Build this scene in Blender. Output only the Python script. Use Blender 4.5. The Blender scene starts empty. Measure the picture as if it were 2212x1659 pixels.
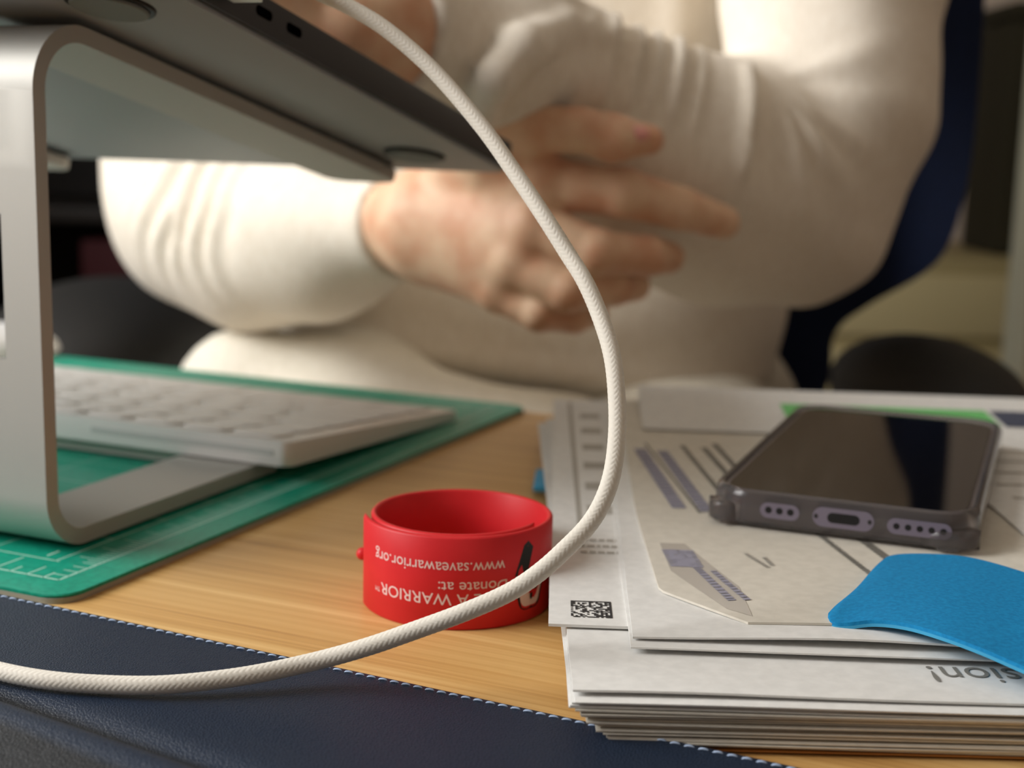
import bpy, bmesh, math, random
import numpy as np
from mathutils import Vector, Matrix

# ------------------------------------------------------------------ scene, camera, light
S = bpy.context.scene
COL = S.collection
random.seed(7)
RNG = np.random.default_rng(7)

cam_d = bpy.data.cameras.new('camera')
cam = bpy.data.objects.new('camera', cam_d)
COL.objects.link(cam)
CAM_H, PITCH, ROLL = 0.1265, 0.1735, 0.025
fwd = Vector((0, math.cos(PITCH), -math.sin(PITCH)))
up0 = Vector((0, math.sin(PITCH), math.cos(PITCH)))
rt0 = Vector((1, 0, 0))
rt = rt0 * math.cos(ROLL) + up0 * math.sin(ROLL)
up = up0 * math.cos(ROLL) - rt0 * math.sin(ROLL)
M = Matrix((rt, up, -fwd)).transposed().to_4x4()
M.translation = (0, 0, CAM_H)
cam.matrix_world = M
cam_d.sensor_width = 36.0
cam_d.lens = 48.82
cam_d.clip_start = 0.01
cam_d.dof.use_dof = True
cam_d.dof.focus_distance = 0.325
cam_d.dof.aperture_fstop = 11.8
S.camera = cam

S.view_settings.view_transform = 'Standard'
S.view_settings.look = 'None'
S.view_settings.gamma = 1.0
S.view_settings.use_curve_mapping = False
S.view_settings.exposure = 0.12

world = bpy.data.worlds.new('world')
S.world = world
world.use_nodes = True
wn = world.node_tree.nodes
wn['Background'].inputs['Color'].default_value = (0.80, 0.90, 1.0, 1)
wn['Background'].inputs['Strength'].default_value = 1.0


def area(name, loc, target, sx, sy, power, color):
    l = bpy.data.lights.new(name, 'AREA')
    l.shape = 'RECTANGLE'; l.size = sx; l.size_y = sy
    l.energy = power; l.color = color
    o = bpy.data.objects.new(name, l)
    o.location = loc
    o.rotation_euler = (Vector(target) - Vector(loc)).to_track_quat('-Z', 'Z').to_euler()
    COL.objects.link(o)
    return o


# daylight through the window in the left wall
WIN = dict(x=-0.95, y0=-0.45, y1=1.15, z0=0.30, z1=1.20)
area('window_daylight', (-0.99, 0.35, 0.75), (0.5, 0.35, 0.75), 1.56, 0.86, 46.0, (1.0, 0.98, 0.95))

# ------------------------------------------------------------------ materials
def mat(name, color, rough=0.5, metal=0.0, spec=0.5, trans=0.0, ior=1.45, sheen=0.0, coat=0.0, sss=0.0):
    m = bpy.data.materials.new(name)
    m.use_nodes = True
    b = m.node_tree.nodes['Principled BSDF']
    b.inputs['Base Color'].default_value = (*color, 1)
    b.inputs['Roughness'].default_value = rough
    b.inputs['Metallic'].default_value = metal
    b.inputs['Specular IOR Level'].default_value = spec
    b.inputs['Transmission Weight'].default_value = trans
    b.inputs['IOR'].default_value = ior
    b.inputs['Sheen Weight'].default_value = sheen
    b.inputs['Coat Weight'].default_value = coat
    if sss:
        b.inputs['Subsurface Weight'].default_value = sss
        b.inputs['Subsurface Radius'].default_value = (0.006, 0.002, 0.001)
        b.inputs['Subsurface Scale'].default_value = 1.0
    return m


def nodes(m):
    t = m.node_tree
    return t, t.nodes, t.links, t.nodes['Principled BSDF']


def add_noise(m, scale, c0, c1, lo=0.35, hi=0.65, detail=4, stretch=(1, 1, 1), rot=(0, 0, 0), bump=0.0, bdist=0.0005, rough=None):
    t, n, l, b = nodes(m)
    tc = n.new('ShaderNodeTexCoord')
    mp = n.new('ShaderNodeMapping')
    mp.inputs['Scale'].default_value = stretch
    mp.inputs['Rotation'].default_value = rot
    nz = n.new('ShaderNodeTexNoise')
    nz.inputs['Scale'].default_value = scale
    nz.inputs['Detail'].default_value = detail
    l.new(tc.outputs['Object'], mp.inputs['Vector'])
    l.new(mp.outputs['Vector'], nz.inputs['Vector'])
    if c0 is not None:
        r = n.new('ShaderNodeValToRGB')
        r.color_ramp.elements[0].position = lo
        r.color_ramp.elements[1].position = hi
        r.color_ramp.elements[0].color = (*c0, 1)
        r.color_ramp.elements[1].color = (*c1, 1)
        l.new(nz.outputs['Fac'], r.inputs['Fac'])
        l.new(r.outputs['Color'], b.inputs['Base Color'])
    if bump:
        bp = n.new('ShaderNodeBump')
        bp.inputs['Strength'].default_value = bump
        bp.inputs['Distance'].default_value = bdist
        l.new(nz.outputs['Fac'], bp.inputs['Height'])
        if b.inputs['Normal'].is_linked:
            l.new(b.inputs['Normal'].links[0].from_socket, bp.inputs['Normal'])
        l.new(bp.outputs['Normal'], b.inputs['Normal'])
    return m


def lin(r, g, b):
    def f(c):
        c /= 255.0
        return c / 12.92 if c <= 0.04045 else ((c + 0.055) / 1.055) ** 2.4
    return (f(r), f(g), f(b))


MT = {}
MT['wall'] = add_noise(mat('wall_paint', lin(212, 196, 180), 0.9), 6, lin(207, 191, 175), lin(217, 201, 186))
MT['floor'] = add_noise(mat('floor_wood', lin(120, 100, 74), 0.6), 3, lin(110, 92, 68), lin(130, 110, 82), stretch=(1, 12, 1))
MT['ceiling'] = mat('ceiling_paint', lin(222, 214, 200), 0.9)
MT['frame'] = mat('white_frame', lin(225, 225, 220), 0.5)

# bamboo: long streaks along the desk
m = mat('bamboo', (0.5, 0.3, 0.1), 0.42, spec=0.35)
t, n, l, b = nodes(m)
tc = n.new('ShaderNodeTexCoord')
mp = n.new('ShaderNodeMapping'); mp.inputs['Scale'].default_value = (2.2, 60, 60)
nz = n.new('ShaderNodeTexNoise'); nz.inputs['Scale'].default_value = 1.6; nz.inputs['Detail'].default_value = 8; nz.inputs['Roughness'].default_value = 0.62
mp2 = n.new('ShaderNodeMapping'); mp2.inputs['Scale'].default_value = (1.1, 380, 380)
nz2 = n.new('ShaderNodeTexNoise'); nz2.inputs['Scale'].default_value = 1.5; nz2.inputs['Detail'].default_value = 4
mix = n.new('ShaderNodeMix'); mix.data_type = 'FLOAT'; mix.inputs[0].default_value = 0.38
rp = n.new('ShaderNodeValToRGB')
rp.color_ramp.elements[0].position = 0.30; rp.color_ramp.elements[0].color = (*lin(158, 110, 58), 1)
rp.color_ramp.elements[1].position = 0.68; rp.color_ramp.elements[1].color = (*lin(232, 194, 130), 1)
e = rp.color_ramp.elements.new(0.47); e.color = (*lin(208, 162, 98), 1)
l.new(tc.outputs['Object'], mp.inputs['Vector']); l.new(mp.outputs['Vector'], nz.inputs['Vector'])
l.new(tc.outputs['Object'], mp2.inputs['Vector']); l.new(mp2.outputs['Vector'], nz2.inputs['Vector'])
l.new(nz.outputs['Fac'], mix.inputs[2]); l.new(nz2.outputs['Fac'], mix.inputs[3])
l.new(mix.outputs[0], rp.inputs['Fac']); l.new(rp.outputs['Color'], b.inputs['Base Color'])
MT['bamboo'] = m

# navy leather with fine creases
m = mat('navy_leather', lin(20, 34, 54), 0.52, spec=0.4)
t, n, l, b = nodes(m)
tc = n.new('ShaderNodeTexCoord')
vo = n.new('ShaderNodeTexVoronoi'); vo.feature = 'DISTANCE_TO_EDGE'; vo.inputs['Scale'].default_value = 1300
nw = n.new('ShaderNodeTexNoise'); nw.inputs['Scale'].default_value = 260; nw.inputs['Detail'].default_value = 3
mxv = n.new('ShaderNodeMix'); mxv.data_type = 'VECTOR'; mxv.inputs[0].default_value = 0.0006
l.new(tc.outputs['Object'], nw.inputs['Vector'])
l.new(tc.outputs['Object'], mxv.inputs[4]); l.new(nw.outputs['Color'], mxv.inputs[5])
l.new(mxv.outputs[1], vo.inputs['Vector'])
mr = n.new('ShaderNodeMapRange'); mr.inputs[1].default_value = 0.0; mr.inputs[2].default_value = 0.25
l.new(vo.outputs['Distance'], mr.inputs[0])
bp = n.new('ShaderNodeBump'); bp.inputs['Strength'].default_value = 0.45; bp.inputs['Distance'].default_value = 0.00018
l.new(mr.outputs[0], bp.inputs['Height'])
n3 = n.new('ShaderNodeTexNoise'); n3.inputs['Scale'].default_value = 900; n3.inputs['Detail'].default_value = 4
bp2 = n.new('ShaderNodeBump'); bp2.inputs['Strength'].default_value = 0.4; bp2.inputs['Distance'].default_value = 0.00015
l.new(tc.outputs['Object'], n3.inputs['Vector']); l.new(n3.outputs['Fac'], bp2.inputs['Height'])
l.new(bp.outputs['Normal'], bp2.inputs['Normal']); l.new(bp2.outputs['Normal'], b.inputs['Normal'])
# two-tone leather: the rolled near corner beyond the fold is black
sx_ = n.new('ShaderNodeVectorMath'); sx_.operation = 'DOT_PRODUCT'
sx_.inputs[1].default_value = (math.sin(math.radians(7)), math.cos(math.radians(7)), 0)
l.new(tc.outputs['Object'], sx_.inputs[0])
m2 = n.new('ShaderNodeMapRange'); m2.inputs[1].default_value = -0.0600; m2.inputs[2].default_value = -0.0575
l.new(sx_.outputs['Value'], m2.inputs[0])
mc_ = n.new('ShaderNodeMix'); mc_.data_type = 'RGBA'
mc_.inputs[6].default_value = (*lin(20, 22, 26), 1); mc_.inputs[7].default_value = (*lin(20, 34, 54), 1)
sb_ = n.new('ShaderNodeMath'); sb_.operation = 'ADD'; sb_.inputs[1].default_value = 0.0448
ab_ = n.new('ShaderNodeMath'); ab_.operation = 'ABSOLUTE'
m3 = n.new('ShaderNodeMapRange'); m3.inputs[1].default_value = 0.0010; m3.inputs[2].default_value = 0.0036   # shadow line of the fold, painted into the leather colour
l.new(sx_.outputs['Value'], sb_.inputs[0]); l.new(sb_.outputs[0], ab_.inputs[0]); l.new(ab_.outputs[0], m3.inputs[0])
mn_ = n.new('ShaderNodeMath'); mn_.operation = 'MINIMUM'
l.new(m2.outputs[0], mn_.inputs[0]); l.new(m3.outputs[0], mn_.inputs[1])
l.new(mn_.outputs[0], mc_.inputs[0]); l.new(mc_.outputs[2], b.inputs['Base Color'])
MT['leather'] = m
MT['thread'] = mat('pale_blue_thread', lin(176, 196, 226), 0.6)

MT['mat_green'] = add_noise(mat('cutting_mat_green', lin(18, 148, 122), 0.42, spec=0.35), 500, lin(14, 140, 115), lin(24, 158, 130), bump=0.25, bdist=0.0002)
MT['mat_core'] = mat('cutting_mat_core', lin(150, 152, 140), 0.6)
MT['mat_print'] = mat('cutting_mat_print', lin(190, 228, 212), 0.6)
MT['alu'] = add_noise(mat('bead_blasted_aluminium', lin(188, 186, 180), 0.6, metal=0.7), 3800, None, None, detail=2, bump=0.35, bdist=0.00012)
MT['alu_kb'] = mat('keyboard_aluminium', lin(222, 222, 220), 0.45, metal=0.25)
MT['slot'] = mat('antenna_plastic', lin(186, 190, 188), 0.6)
MT['key'] = mat('keycap_white', lin(228, 226, 222), 0.5)
MT['space_grey'] = mat('space_grey_aluminium', lin(70, 70, 72), 0.42, metal=0.7)
MT['lap_bottom'] = mat('laptop_bottom_grey', lin(160, 164, 166), 0.5, metal=0.3)
MT['black'] = mat('black_plastic', (0.006, 0.006, 0.007), 0.5)
MT['hole'] = mat('port_interior', (0.001, 0.001, 0.001), 0.9, spec=0.0)
MT['black_soft'] = mat('black_upholstery', lin(30, 29, 28), 0.65)
MT['rubber'] = mat('grey_rubber', lin(120, 124, 122), 0.7)
MT['cable'] = mat('braided_fabric', lin(226, 220, 208), 0.75, sheen=0.2)
MT['plug'] = mat('plug_white', lin(225, 228, 222), 0.35, metal=0.4)
MT['red'] = add_noise(mat('red_silicone', lin(214, 38, 44), 0.45, spec=0.35), 60, lin(208, 36, 42), lin(218, 42, 48))
MT['white_print'] = mat('white_print', lin(240, 214, 212), 0.6)
MT['black_print'] = mat('black_print', lin(22, 24, 22), 0.6)
MT['green_print'] = mat('olive_print', lin(52, 66, 40), 0.6)
MT['paper'] = add_noise(mat('white_paper', lin(226, 225, 222), 0.8, spec=0.2), 300, lin(222, 221, 218), lin(230, 229, 226), bump=0.04, bdist=0.0001)
MT['paper2'] = add_noise(mat('cream_paper', lin(214, 208, 196), 0.8, spec=0.2), 300, lin(210, 204, 192), lin(218, 212, 200))
MT['kraft'] = mat('kraft_paper', lin(176, 120, 62), 0.8)
MT['ink'] = mat('grey_ink', lin(128, 125, 118), 0.8)
MT['ink_soft'] = mat('soft_grey_ink', lin(176, 172, 164), 0.8)
MT['ink_violet'] = mat('violet_grey_ink', lin(150, 148, 164), 0.8)
MT['ink_dark'] = mat('dark_ink', lin(48, 46, 46), 0.8)
MT['window_film'] = mat('envelope_window_film', lin(186, 180, 172), 0.25)
MT['flyer_green'] = mat('flyer_green', lin(116, 200, 120), 0.6)
MT['flyer_navy'] = mat('flyer_navy', lin(72, 78, 98), 0.6)
MT['blue'] = add_noise(mat('blue_foam', lin(14, 132, 190), 0.7, spec=0.3), 900, lin(10, 124, 182), lin(20, 140, 198), bump=0.3, bdist=0.0002)
MT['blue_edge'] = mat('blue_foam_edge', lin(60, 160, 205), 0.6)
MT['glass'] = mat('phone_screen_glass', (0.004, 0.004, 0.005), 0.06, spec=0.9)
MT['phone_frame'] = mat('phone_frame_lilac', lin(128, 119, 122), 0.4, metal=0.6)
MT['case'] = mat('clear_case', lin(190, 184, 184), 0.12, trans=0.9, ior=1.4)
MT['port_rim'] = mat('port_rim_lilac', lin(128, 120, 136), 0.4, metal=0.3)
MT['sweater'] = add_noise(mat('cream_knit', lin(234, 224, 209), 0.9, spec=0.15, sheen=0.15), 420, lin(230, 219, 203), lin(239, 230, 216), bump=0.2, bdist=0.0004, stretch=(1, 1, 0.25))
MT['trousers'] = add_noise(mat('cream_cotton', lin(230, 223, 208), 0.9, spec=0.15), 200, lin(226, 219, 203), lin(234, 228, 214))
MT['skin'] = add_noise(mat('skin', lin(224, 182, 150), 0.5, spec=0.4, sss=0.10), 55, lin(215, 164, 132), lin(230, 194, 162), lo=0.38, hi=0.62, detail=3, bump=0.2, bdist=0.001)
MT['nail'] = mat('fingernail', lin(226, 160, 150), 0.3, sss=0.2)
MT['hair'] = mat('brown_hair', lin(60, 42, 30), 0.5)
MT['navy_fabric'] = add_noise(mat('navy_fabric', lin(7, 26, 60), 0.8), 300, lin(6, 24, 56), lin(9, 29, 66))
MT['dark_wood'] = add_noise(mat('dark_cabinet', lin(38, 34, 32), 0.6), 8, lin(32, 29, 28), lin(44, 39, 36), stretch=(1, 1, 8))
MT['olive'] = mat('olive_curtain', lin(50, 45, 28), 0.9)
MT['sage'] = mat('sage_paint', lin(222, 222, 198), 0.7)
MT['tan'] = mat('tan_wood', lin(212, 196, 150), 0.6)
MT['tan2'] = mat('tan_wood_dark', lin(176, 160, 116), 0.6)
MT['maroon'] = mat('maroon_cloth', lin(70, 18, 26), 0.7)
MT['brown'] = mat('brown_card', lin(96, 66, 48), 0.7)
MT['white'] = mat('white_gloss', lin(235, 235, 235), 0.3)

# ------------------------------------------------------------------ helpers
def tag(o, label=None, cat=None, group=None, kind=None):
    if label: o['label'] = label
    if cat: o['category'] = cat
    if group: o['group'] = group
    if kind: o['kind'] = kind
    return o


def obj(name, me, material=None, parent=None, loc=None, rotz=None):
    o = bpy.data.objects.new(name, me)
    COL.objects.link(o)
    if material is not None and me is not None:
        for mm in (material if isinstance(material, (list, tuple)) else [material]):
            me.materials.append(mm)
    if parent is not None:
        o.parent = parent
    if loc is not None: o.location = loc
    if rotz is not None: o.rotation_euler = (0, 0, rotz)
    return o


def empty(name, loc=(0, 0, 0), rotz=0.0):
    o = bpy.data.objects.new(name, None)
    o.empty_display_size = 0.02
    COL.objects.link(o)
    o.location = loc; o.rotation_euler = (0, 0, rotz)
    return o


def smooth(me, ang=None):
    me.polygons.foreach_set('use_smooth', [True] * len(me.polygons))
    if ang is not None:
        me.set_sharp_from_angle(angle=math.radians(ang))
    return me


def mesh(name, v, f, sm=False, ang=None):
    me = bpy.data.meshes.new(name)
    me.from_pydata([tuple(map(float, p)) for p in v], [], [tuple(map(int, q)) for q in f])
    me.update()
    if sm: smooth(me, ang)
    return me


def box_mesh(x0, x1, y0, y1, z0, z1, bevel=0.0, seg=2, name='box'):
    bm = bmesh.new()
    bmesh.ops.create_cube(bm, size=1.0)
    for v in bm.verts:
        v.co = Vector(((x0 + x1) / 2 + v.co.x * (x1 - x0), (y0 + y1) / 2 + v.co.y * (y1 - y0), (z0 + z1) / 2 + v.co.z * (z1 - z0)))
    if bevel:
        bmesh.ops.bevel(bm, geom=bm.edges[:], offset=bevel, segments=seg, affect='EDGES', profile=0.5)
    me = bpy.data.meshes.new(name)
    bm.to_mesh(me); bm.free()
    if bevel: smooth(me, 40)
    return me


def prism(outline, z0, z1, bevel=0.0, seg=2, name='prism', ang=35):
    """outline: ccw list of (x, y); extruded from z0 to z1"""
    bm = bmesh.new()
    bot = [bm.verts.new((x, y, z0)) for x, y in outline]
    top = [bm.verts.new((x, y, z1)) for x, y in outline]
    n = len(outline)
    bm.faces.new(list(reversed(bot))); bm.faces.new(top)
    for i in range(n):
        bm.faces.new((bot[i], bot[(i + 1) % n], top[(i + 1) % n], top[i]))
    if bevel:
        ed = [e for e in bm.edges if abs(e.verts[0].co.z - e.verts[1].co.z) < 1e-7]
        bmesh.ops.bevel(bm, geom=ed, offset=bevel, segments=seg, affect='EDGES', profile=0.5)
    bmesh.ops.recalc_face_normals(bm, faces=bm.faces[:])
    me = bpy.data.meshes.new(name)
    bm.to_mesh(me); bm.free()
    smooth(me, ang)
    return me


def rrect(x0, x1, y0, y1, r, k=8):
    pts = []
    for cx, cy, a0 in ((x1 - r, y0 + r, -90), (x1 - r, y1 - r, 0), (x0 + r, y1 - r, 90), (x0 + r, y0 + r, 180)):
        for i in range(k + 1):
            a = math.radians(a0 + 90 * i / k)
            pts.append((cx + r * math.cos(a), cy + r * math.sin(a)))
    return pts


def tube(path, r, seg=12, caps=True, name='tube'):
    P = np.array(path, float)
    T = np.gradient(P, axis=0); T /= np.linalg.norm(T, axis=1)[:, None]
    N = np.zeros_like(P)
    ref = np.array([0, 0, 1.0]) if abs(T[0][2]) < 0.9 else np.array([1.0, 0, 0])
    nn = np.cross(T[0], ref); nn /= np.linalg.norm(nn); N[0] = nn
    for i in range(1, len(P)):
        nn = N[i - 1] - T[i] * (N[i - 1] @ T[i]); N[i] = nn / np.linalg.norm(nn)
    B = np.cross(T, N)
    a = np.linspace(0, 2 * np.pi, seg, endpoint=False)
    R = r(P) if callable(r) else np.broadcast_to(np.asarray(r, float), (len(P),))
    V = P[:, None] + (N[:, None] * np.cos(a)[None, :, None] + B[:, None] * np.sin(a)[None, :, None]) * R[:, None, None]
    V = V.reshape(-1, 3)
    F = []
    for i in range(len(P) - 1):
        for j in range(seg):
            k = (j + 1) % seg
            F.append((i * seg + j, i * seg + k, (i + 1) * seg + k, (i + 1) * seg + j))
    if caps:
        F.append(tuple(range(seg - 1, -1, -1))); F.append(tuple((len(P) - 1) * seg + j for j in range(seg)))
    return mesh(name, V, F, True, 50)


def spline(pts, n=10):
    """Catmull-Rom through pts"""
    P = [np.array(p, float) for p in pts]
    P = [2 * P[0] - P[1]] + P + [2 * P[-1] - P[-2]]
    out = []
    for i in range(1, len(P) - 2):
        for k in range(n):
            t = k / n
            a, b_, c, d = P[i - 1], P[i], P[i + 1], P[i + 2]
            out.append(0.5 * ((2 * b_) + (-a + c) * t + (2 * a - 5 * b_ + 4 * c - d) * t * t + (-a + 3 * b_ - 3 * c + d) * t ** 3))
    out.append(P[-2])
    return np.array(out)


def text_mesh(s, size):
    cu = bpy.data.curves.new('lettering', 'FONT')
    cu.body = s; cu.size = size; cu.resolution_u = 4
    o = bpy.data.objects.new('lettering', cu)
    COL.objects.link(o)
    dg = bpy.context.evaluated_depsgraph_get()
    dg.update()
    me = bpy.data.meshes.new_from_object(o.evaluated_get(dg))
    COL.objects.unlink(o); bpy.data.objects.remove(o); bpy.data.curves.remove(cu)
    v = np.array([tuple(p.co) for p in me.vertices])
    f = [tuple(p.vertices) for p in me.polygons]
    bpy.data.meshes.remove(me)
    return v, f


# signed-distance modelling (bodies and cloth): tapered capsules, smooth union, surface nets
def cap(P, a, b, ra, rb):
    a = np.asarray(a, np.float32); b = np.asarray(b, np.float32)
    ab = b - a
    t = np.clip(((P - a) @ ab) / float(ab @ ab), 0, 1)
    d = P - (a + t[..., None] * ab)
    return np.sqrt((d * d).sum(-1)) - (ra + (rb - ra) * t)


def ell(P, c, r):
    q = (P - np.asarray(c, np.float32)) / np.asarray(r, np.float32)
    k = np.sqrt((q * q).sum(-1))
    return (k - 1.0) * float(min(r))


def smin(a, b, k):
    h = np.clip(0.5 + 0.5 * (b - a) / k, 0, 1)
    return b + (a - b) * h - k * h * (1 - h)


def surfnet(fn, lo, hi, h):
    lo = np.array(lo, np.float32); hi = np.array(hi, np.float32)
    n = np.maximum(((hi - lo) / h).astype(int) + 1, 3)
    ax = [lo[i] + h * np.arange(n[i], dtype=np.float32) for i in range(3)]
    G = np.stack(np.meshgrid(*ax, indexing='ij'), -1)
    V = fn(G).astype(np.float32)
    sg = V < 0
    c = n - 1
    acc = np.zeros((*c, 3), np.float32); cnt = np.zeros(c, np.float32)
    offs = [(0, 0, 0), (1, 0, 0), (0, 1, 0), (1, 1, 0), (0, 0, 1), (1, 0, 1), (0, 1, 1), (1, 1, 1)]
    sl = lambda o: tuple(slice(o[i], o[i] + c[i]) for i in range(3))
    for i, oa in enumerate(offs):
        for j, ob in enumerate(offs):
            if j <= i or sum(abs(oa[k] - ob[k]) for k in range(3)) != 1: continue
            va, vb = V[sl(oa)], V[sl(ob)]
            cr = (va < 0) != (vb < 0)
            t = np.where(cr, va / np.where(cr, va - vb, 1), 0)
            for k in range(3):
                acc[..., k] += np.where(cr, oa[k] + t * (ob[k] - oa[k]), 0)
            cnt += cr
    m = cnt > 0
    idx = -np.ones(c, int); idx[m] = np.arange(m.sum())
    cell = np.argwhere(m)
    verts = lo + h * (cell + acc[m] / cnt[m][:, None])
    quads = []
    for k in range(3):
        u, w = (k + 1) % 3, (k + 2) % 3
        A = [slice(None)] * 3; B = [slice(None)] * 3
        A[k] = slice(0, -1); B[k] = slice(1, None)
        for q in (u, w):
            A[q] = slice(1, -1); B[q] = slice(1, -1)
        sa, sb = sg[tuple(A)], sg[tuple(B)]
        for flip, msk in ((False, sa & ~sb), (True, ~sa & sb)):
            p = np.argwhere(msk)
            if not len(p): continue
            for q in (u, w): p[:, q] += 1
            du = np.zeros(3, int); du[u] = 1
            dw = np.zeros(3, int); dw[w] = 1
            g = lambda r: idx[r[:, 0], r[:, 1], r[:, 2]]
            q4 = np.stack([g(p - du - dw), g(p - dw), g(p), g(p - du)], 1)
            quads.append(q4[:, ::-1] if flip else q4)
    return verts, np.concatenate(quads)


def vnormals(v, f):
    n = np.zeros_like(v)
    fn = np.cross(v[f[:, 2]] - v[f[:, 0]], v[f[:, 3]] - v[f[:, 1]])
    for k in range(4):
        np.add.at(n, f[:, k], fn)
    return n / np.maximum(np.linalg.norm(n, axis=1)[:, None], 1e-12)


def fast_mesh(name, parts):
    V = []; F = []; o = 0
    for v, f in parts:
        V.append(v); F.append(f + o); o += len(v)
    V = np.concatenate(V); F = np.concatenate(F)
    me = bpy.data.meshes.new(name)
    me.vertices.add(len(V)); me.vertices.foreach_set('co', V.astype(np.float32).ravel())
    me.loops.add(F.size); me.loops.foreach_set('vertex_index', F.astype(np.int32).ravel())
    me.polygons.add(len(F)); me.polygons.foreach_set('loop_start', np.arange(0, F.size, 4, dtype=np.int32))
    me.polygons.foreach_set('loop_total', np.full(len(F), 4, np.int32))
    me.polygons.foreach_set('use_smooth', np.ones(len(F), bool))
    me.update(calc_edges=True); me.validate()
    return me


# ------------------------------------------------------------------ the room
FZ = -0.74
def struct(name, me, m, parent=None):
    o = obj(name, me, m, parent)
    if parent is None: o['kind'] = 'structure'
    return o

struct('floor', box_mesh(-0.95, 2.2, -1.6, 3.0, FZ - 0.05, FZ), MT['floor'])
struct('ceiling', box_mesh(-1.05, 2.2, -1.6, 3.0, 1.70, 1.75), MT['ceiling'])
struct('wall_back', box_mesh(-1.05, 2.2, 3.0, 3.1, FZ, 1.7), MT['wall'])
struct('wall_right', box_mesh(2.2, 2.3, -1.6, 3.0, FZ, 1.7), MT['wall'])
struct('wall_front', box_mesh(-1.05, 2.2, -1.7, -1.6, FZ, 1.7), MT['wall'])
# left wall with the window opening, built of four boxes in one mesh
def merge(parts):
    V = []; F = []
    for me in parts:
        o = len(V)
        V += [tuple(v.co) for v in me.vertices]; F += [tuple(i + o for i in p.vertices) for p in me.polygons]
        bpy.data.meshes.remove(me)
    return mesh('merged', V, F)
x0, x1 = -1.05, -0.95
struct('wall_left', merge([
    box_mesh(x0, x1, -1.6, WIN['y0'], FZ, 1.7), box_mesh(x0, x1, WIN['y1'], 3.0, FZ, 1.7),
    box_mesh(x0, x1, WIN['y0'], WIN['y1'], FZ, WIN['z0']), box_mesh(x0, x1, WIN['y0'], WIN['y1'], WIN['z1'], 1.7)]), MT['wall'])
win = empty('window_1', (-1.0, 0.35, WIN['z0'])); win['kind'] = 'structure'
obj('window_frame', merge([box_mesh(-.02, .03, -.80, .80, 0, .03), box_mesh(-.02, .03, -.80, .80, .87, .90),
                           box_mesh(-.02, .03, -.80, -.77, .03, .87), box_mesh(-.02, .03, .77, .80, .03, .87)]), MT['frame'], win)
obj('window_sill', box_mesh(-.02, .11, -.84, .84, -.025, 0, .004), MT['frame'], win)
struct('baseboard_back', box_mesh(-0.95, 2.2, 2.985, 3.0, FZ, FZ + 0.09), MT['frame'])

# ------------------------------------------------------------------ desk
A_DESK = math.radians(-25.6)
A_TOP = math.radians(-23.6)
desk = tag(empty('desk', (0.0083, 0.6484, FZ), A_TOP), 'pale bamboo desk carrying the laptop stand, papers and red bracelet', 'desk')
obj('desktop', box_mesh(-0.70, 0.62, -0.68, 0.0, -FZ - 0.026, -FZ, 0.002), MT['bamboo'], desk)
for sx in (-0.64, 0.55):
    for sy in (-0.62, -0.06):
        obj('leg', box_mesh(sx - .025, sx + .025, sy - .025, sy + .025, 0, -FZ - 0.026, .003), MT['black'], desk)

# ------------------------------------------------------------------ leather pad
pad = tag(empty('leather_desk_pad', (-0.1376, 0.361, 0.0), A_DESK), 'navy blue grained leather pad with pale stitched edge in the foreground', 'desk pad')
def pad_mesh():
    xs = np.linspace(-0.30, 0.42, 145); ys = -np.concatenate([[0, .0006, .0018, .0035], np.linspace(.006, .24, 150)])
    th = 0.0028
    V = []; F = []
    fx, fy = 0.0536, -0.0507     # point on the fold, pad coordinates
    dx, dy = math.cos(math.radians(-7)), math.sin(math.radians(-7))
    for y in ys:
        for x in xs:
            q = (x - fx) * (-dy) + (y - fy) * dx       # distance from the fold line, + towards the stitched edge
            q += 0.0012 * math.sin(x * 30)
            fade = 1.0 / (1 + math.exp((x - 0.17) / 0.02))
            z = th - max(0.0, 0.0022 - (-y)) * 0.45
            rise = 0.0042 * math.exp(-((q + 0.010) / 0.0055) ** 2) if q > -0.010 else 0.0042 - 0.24 * (-q - 0.010) * min(1, (-q - .010) / .004)
            z += fade * (-0.0019 * math.exp(-(q / 0.0040) ** 2) + rise)
            V.append((x, y, max(z, 0.0004)))
    nx, ny = len(xs), len(ys)
    for j in range(ny - 1):
        for i in range(nx - 1):
            F.append((j * nx + i, (j + 1) * nx + i, (j + 1) * nx + i + 1, j * nx + i + 1))
    o = len(V)
    for x in xs: V.append((x, 0.0, 0.0001))
    for i in range(nx - 1): F.append((o + i, i, i + 1, o + i + 1))
    return mesh('pad', V, F, True)
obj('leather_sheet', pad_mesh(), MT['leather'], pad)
st_me = tube([(-.0011, 0, 0), (-.0007, 0, .00022), (0, 0, .00032), (.0007, 0, .00022), (.0011, 0, 0)], [.0001, .00024, .00026, .00024, .0001], 6)
st_me.materials.append(MT['thread'])
for i in range(92):
    s = obj('stitch', st_me, None, pad, (-0.06 + i * 0.0031, -0.0034, 0.0027), math.radians(14))

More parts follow.
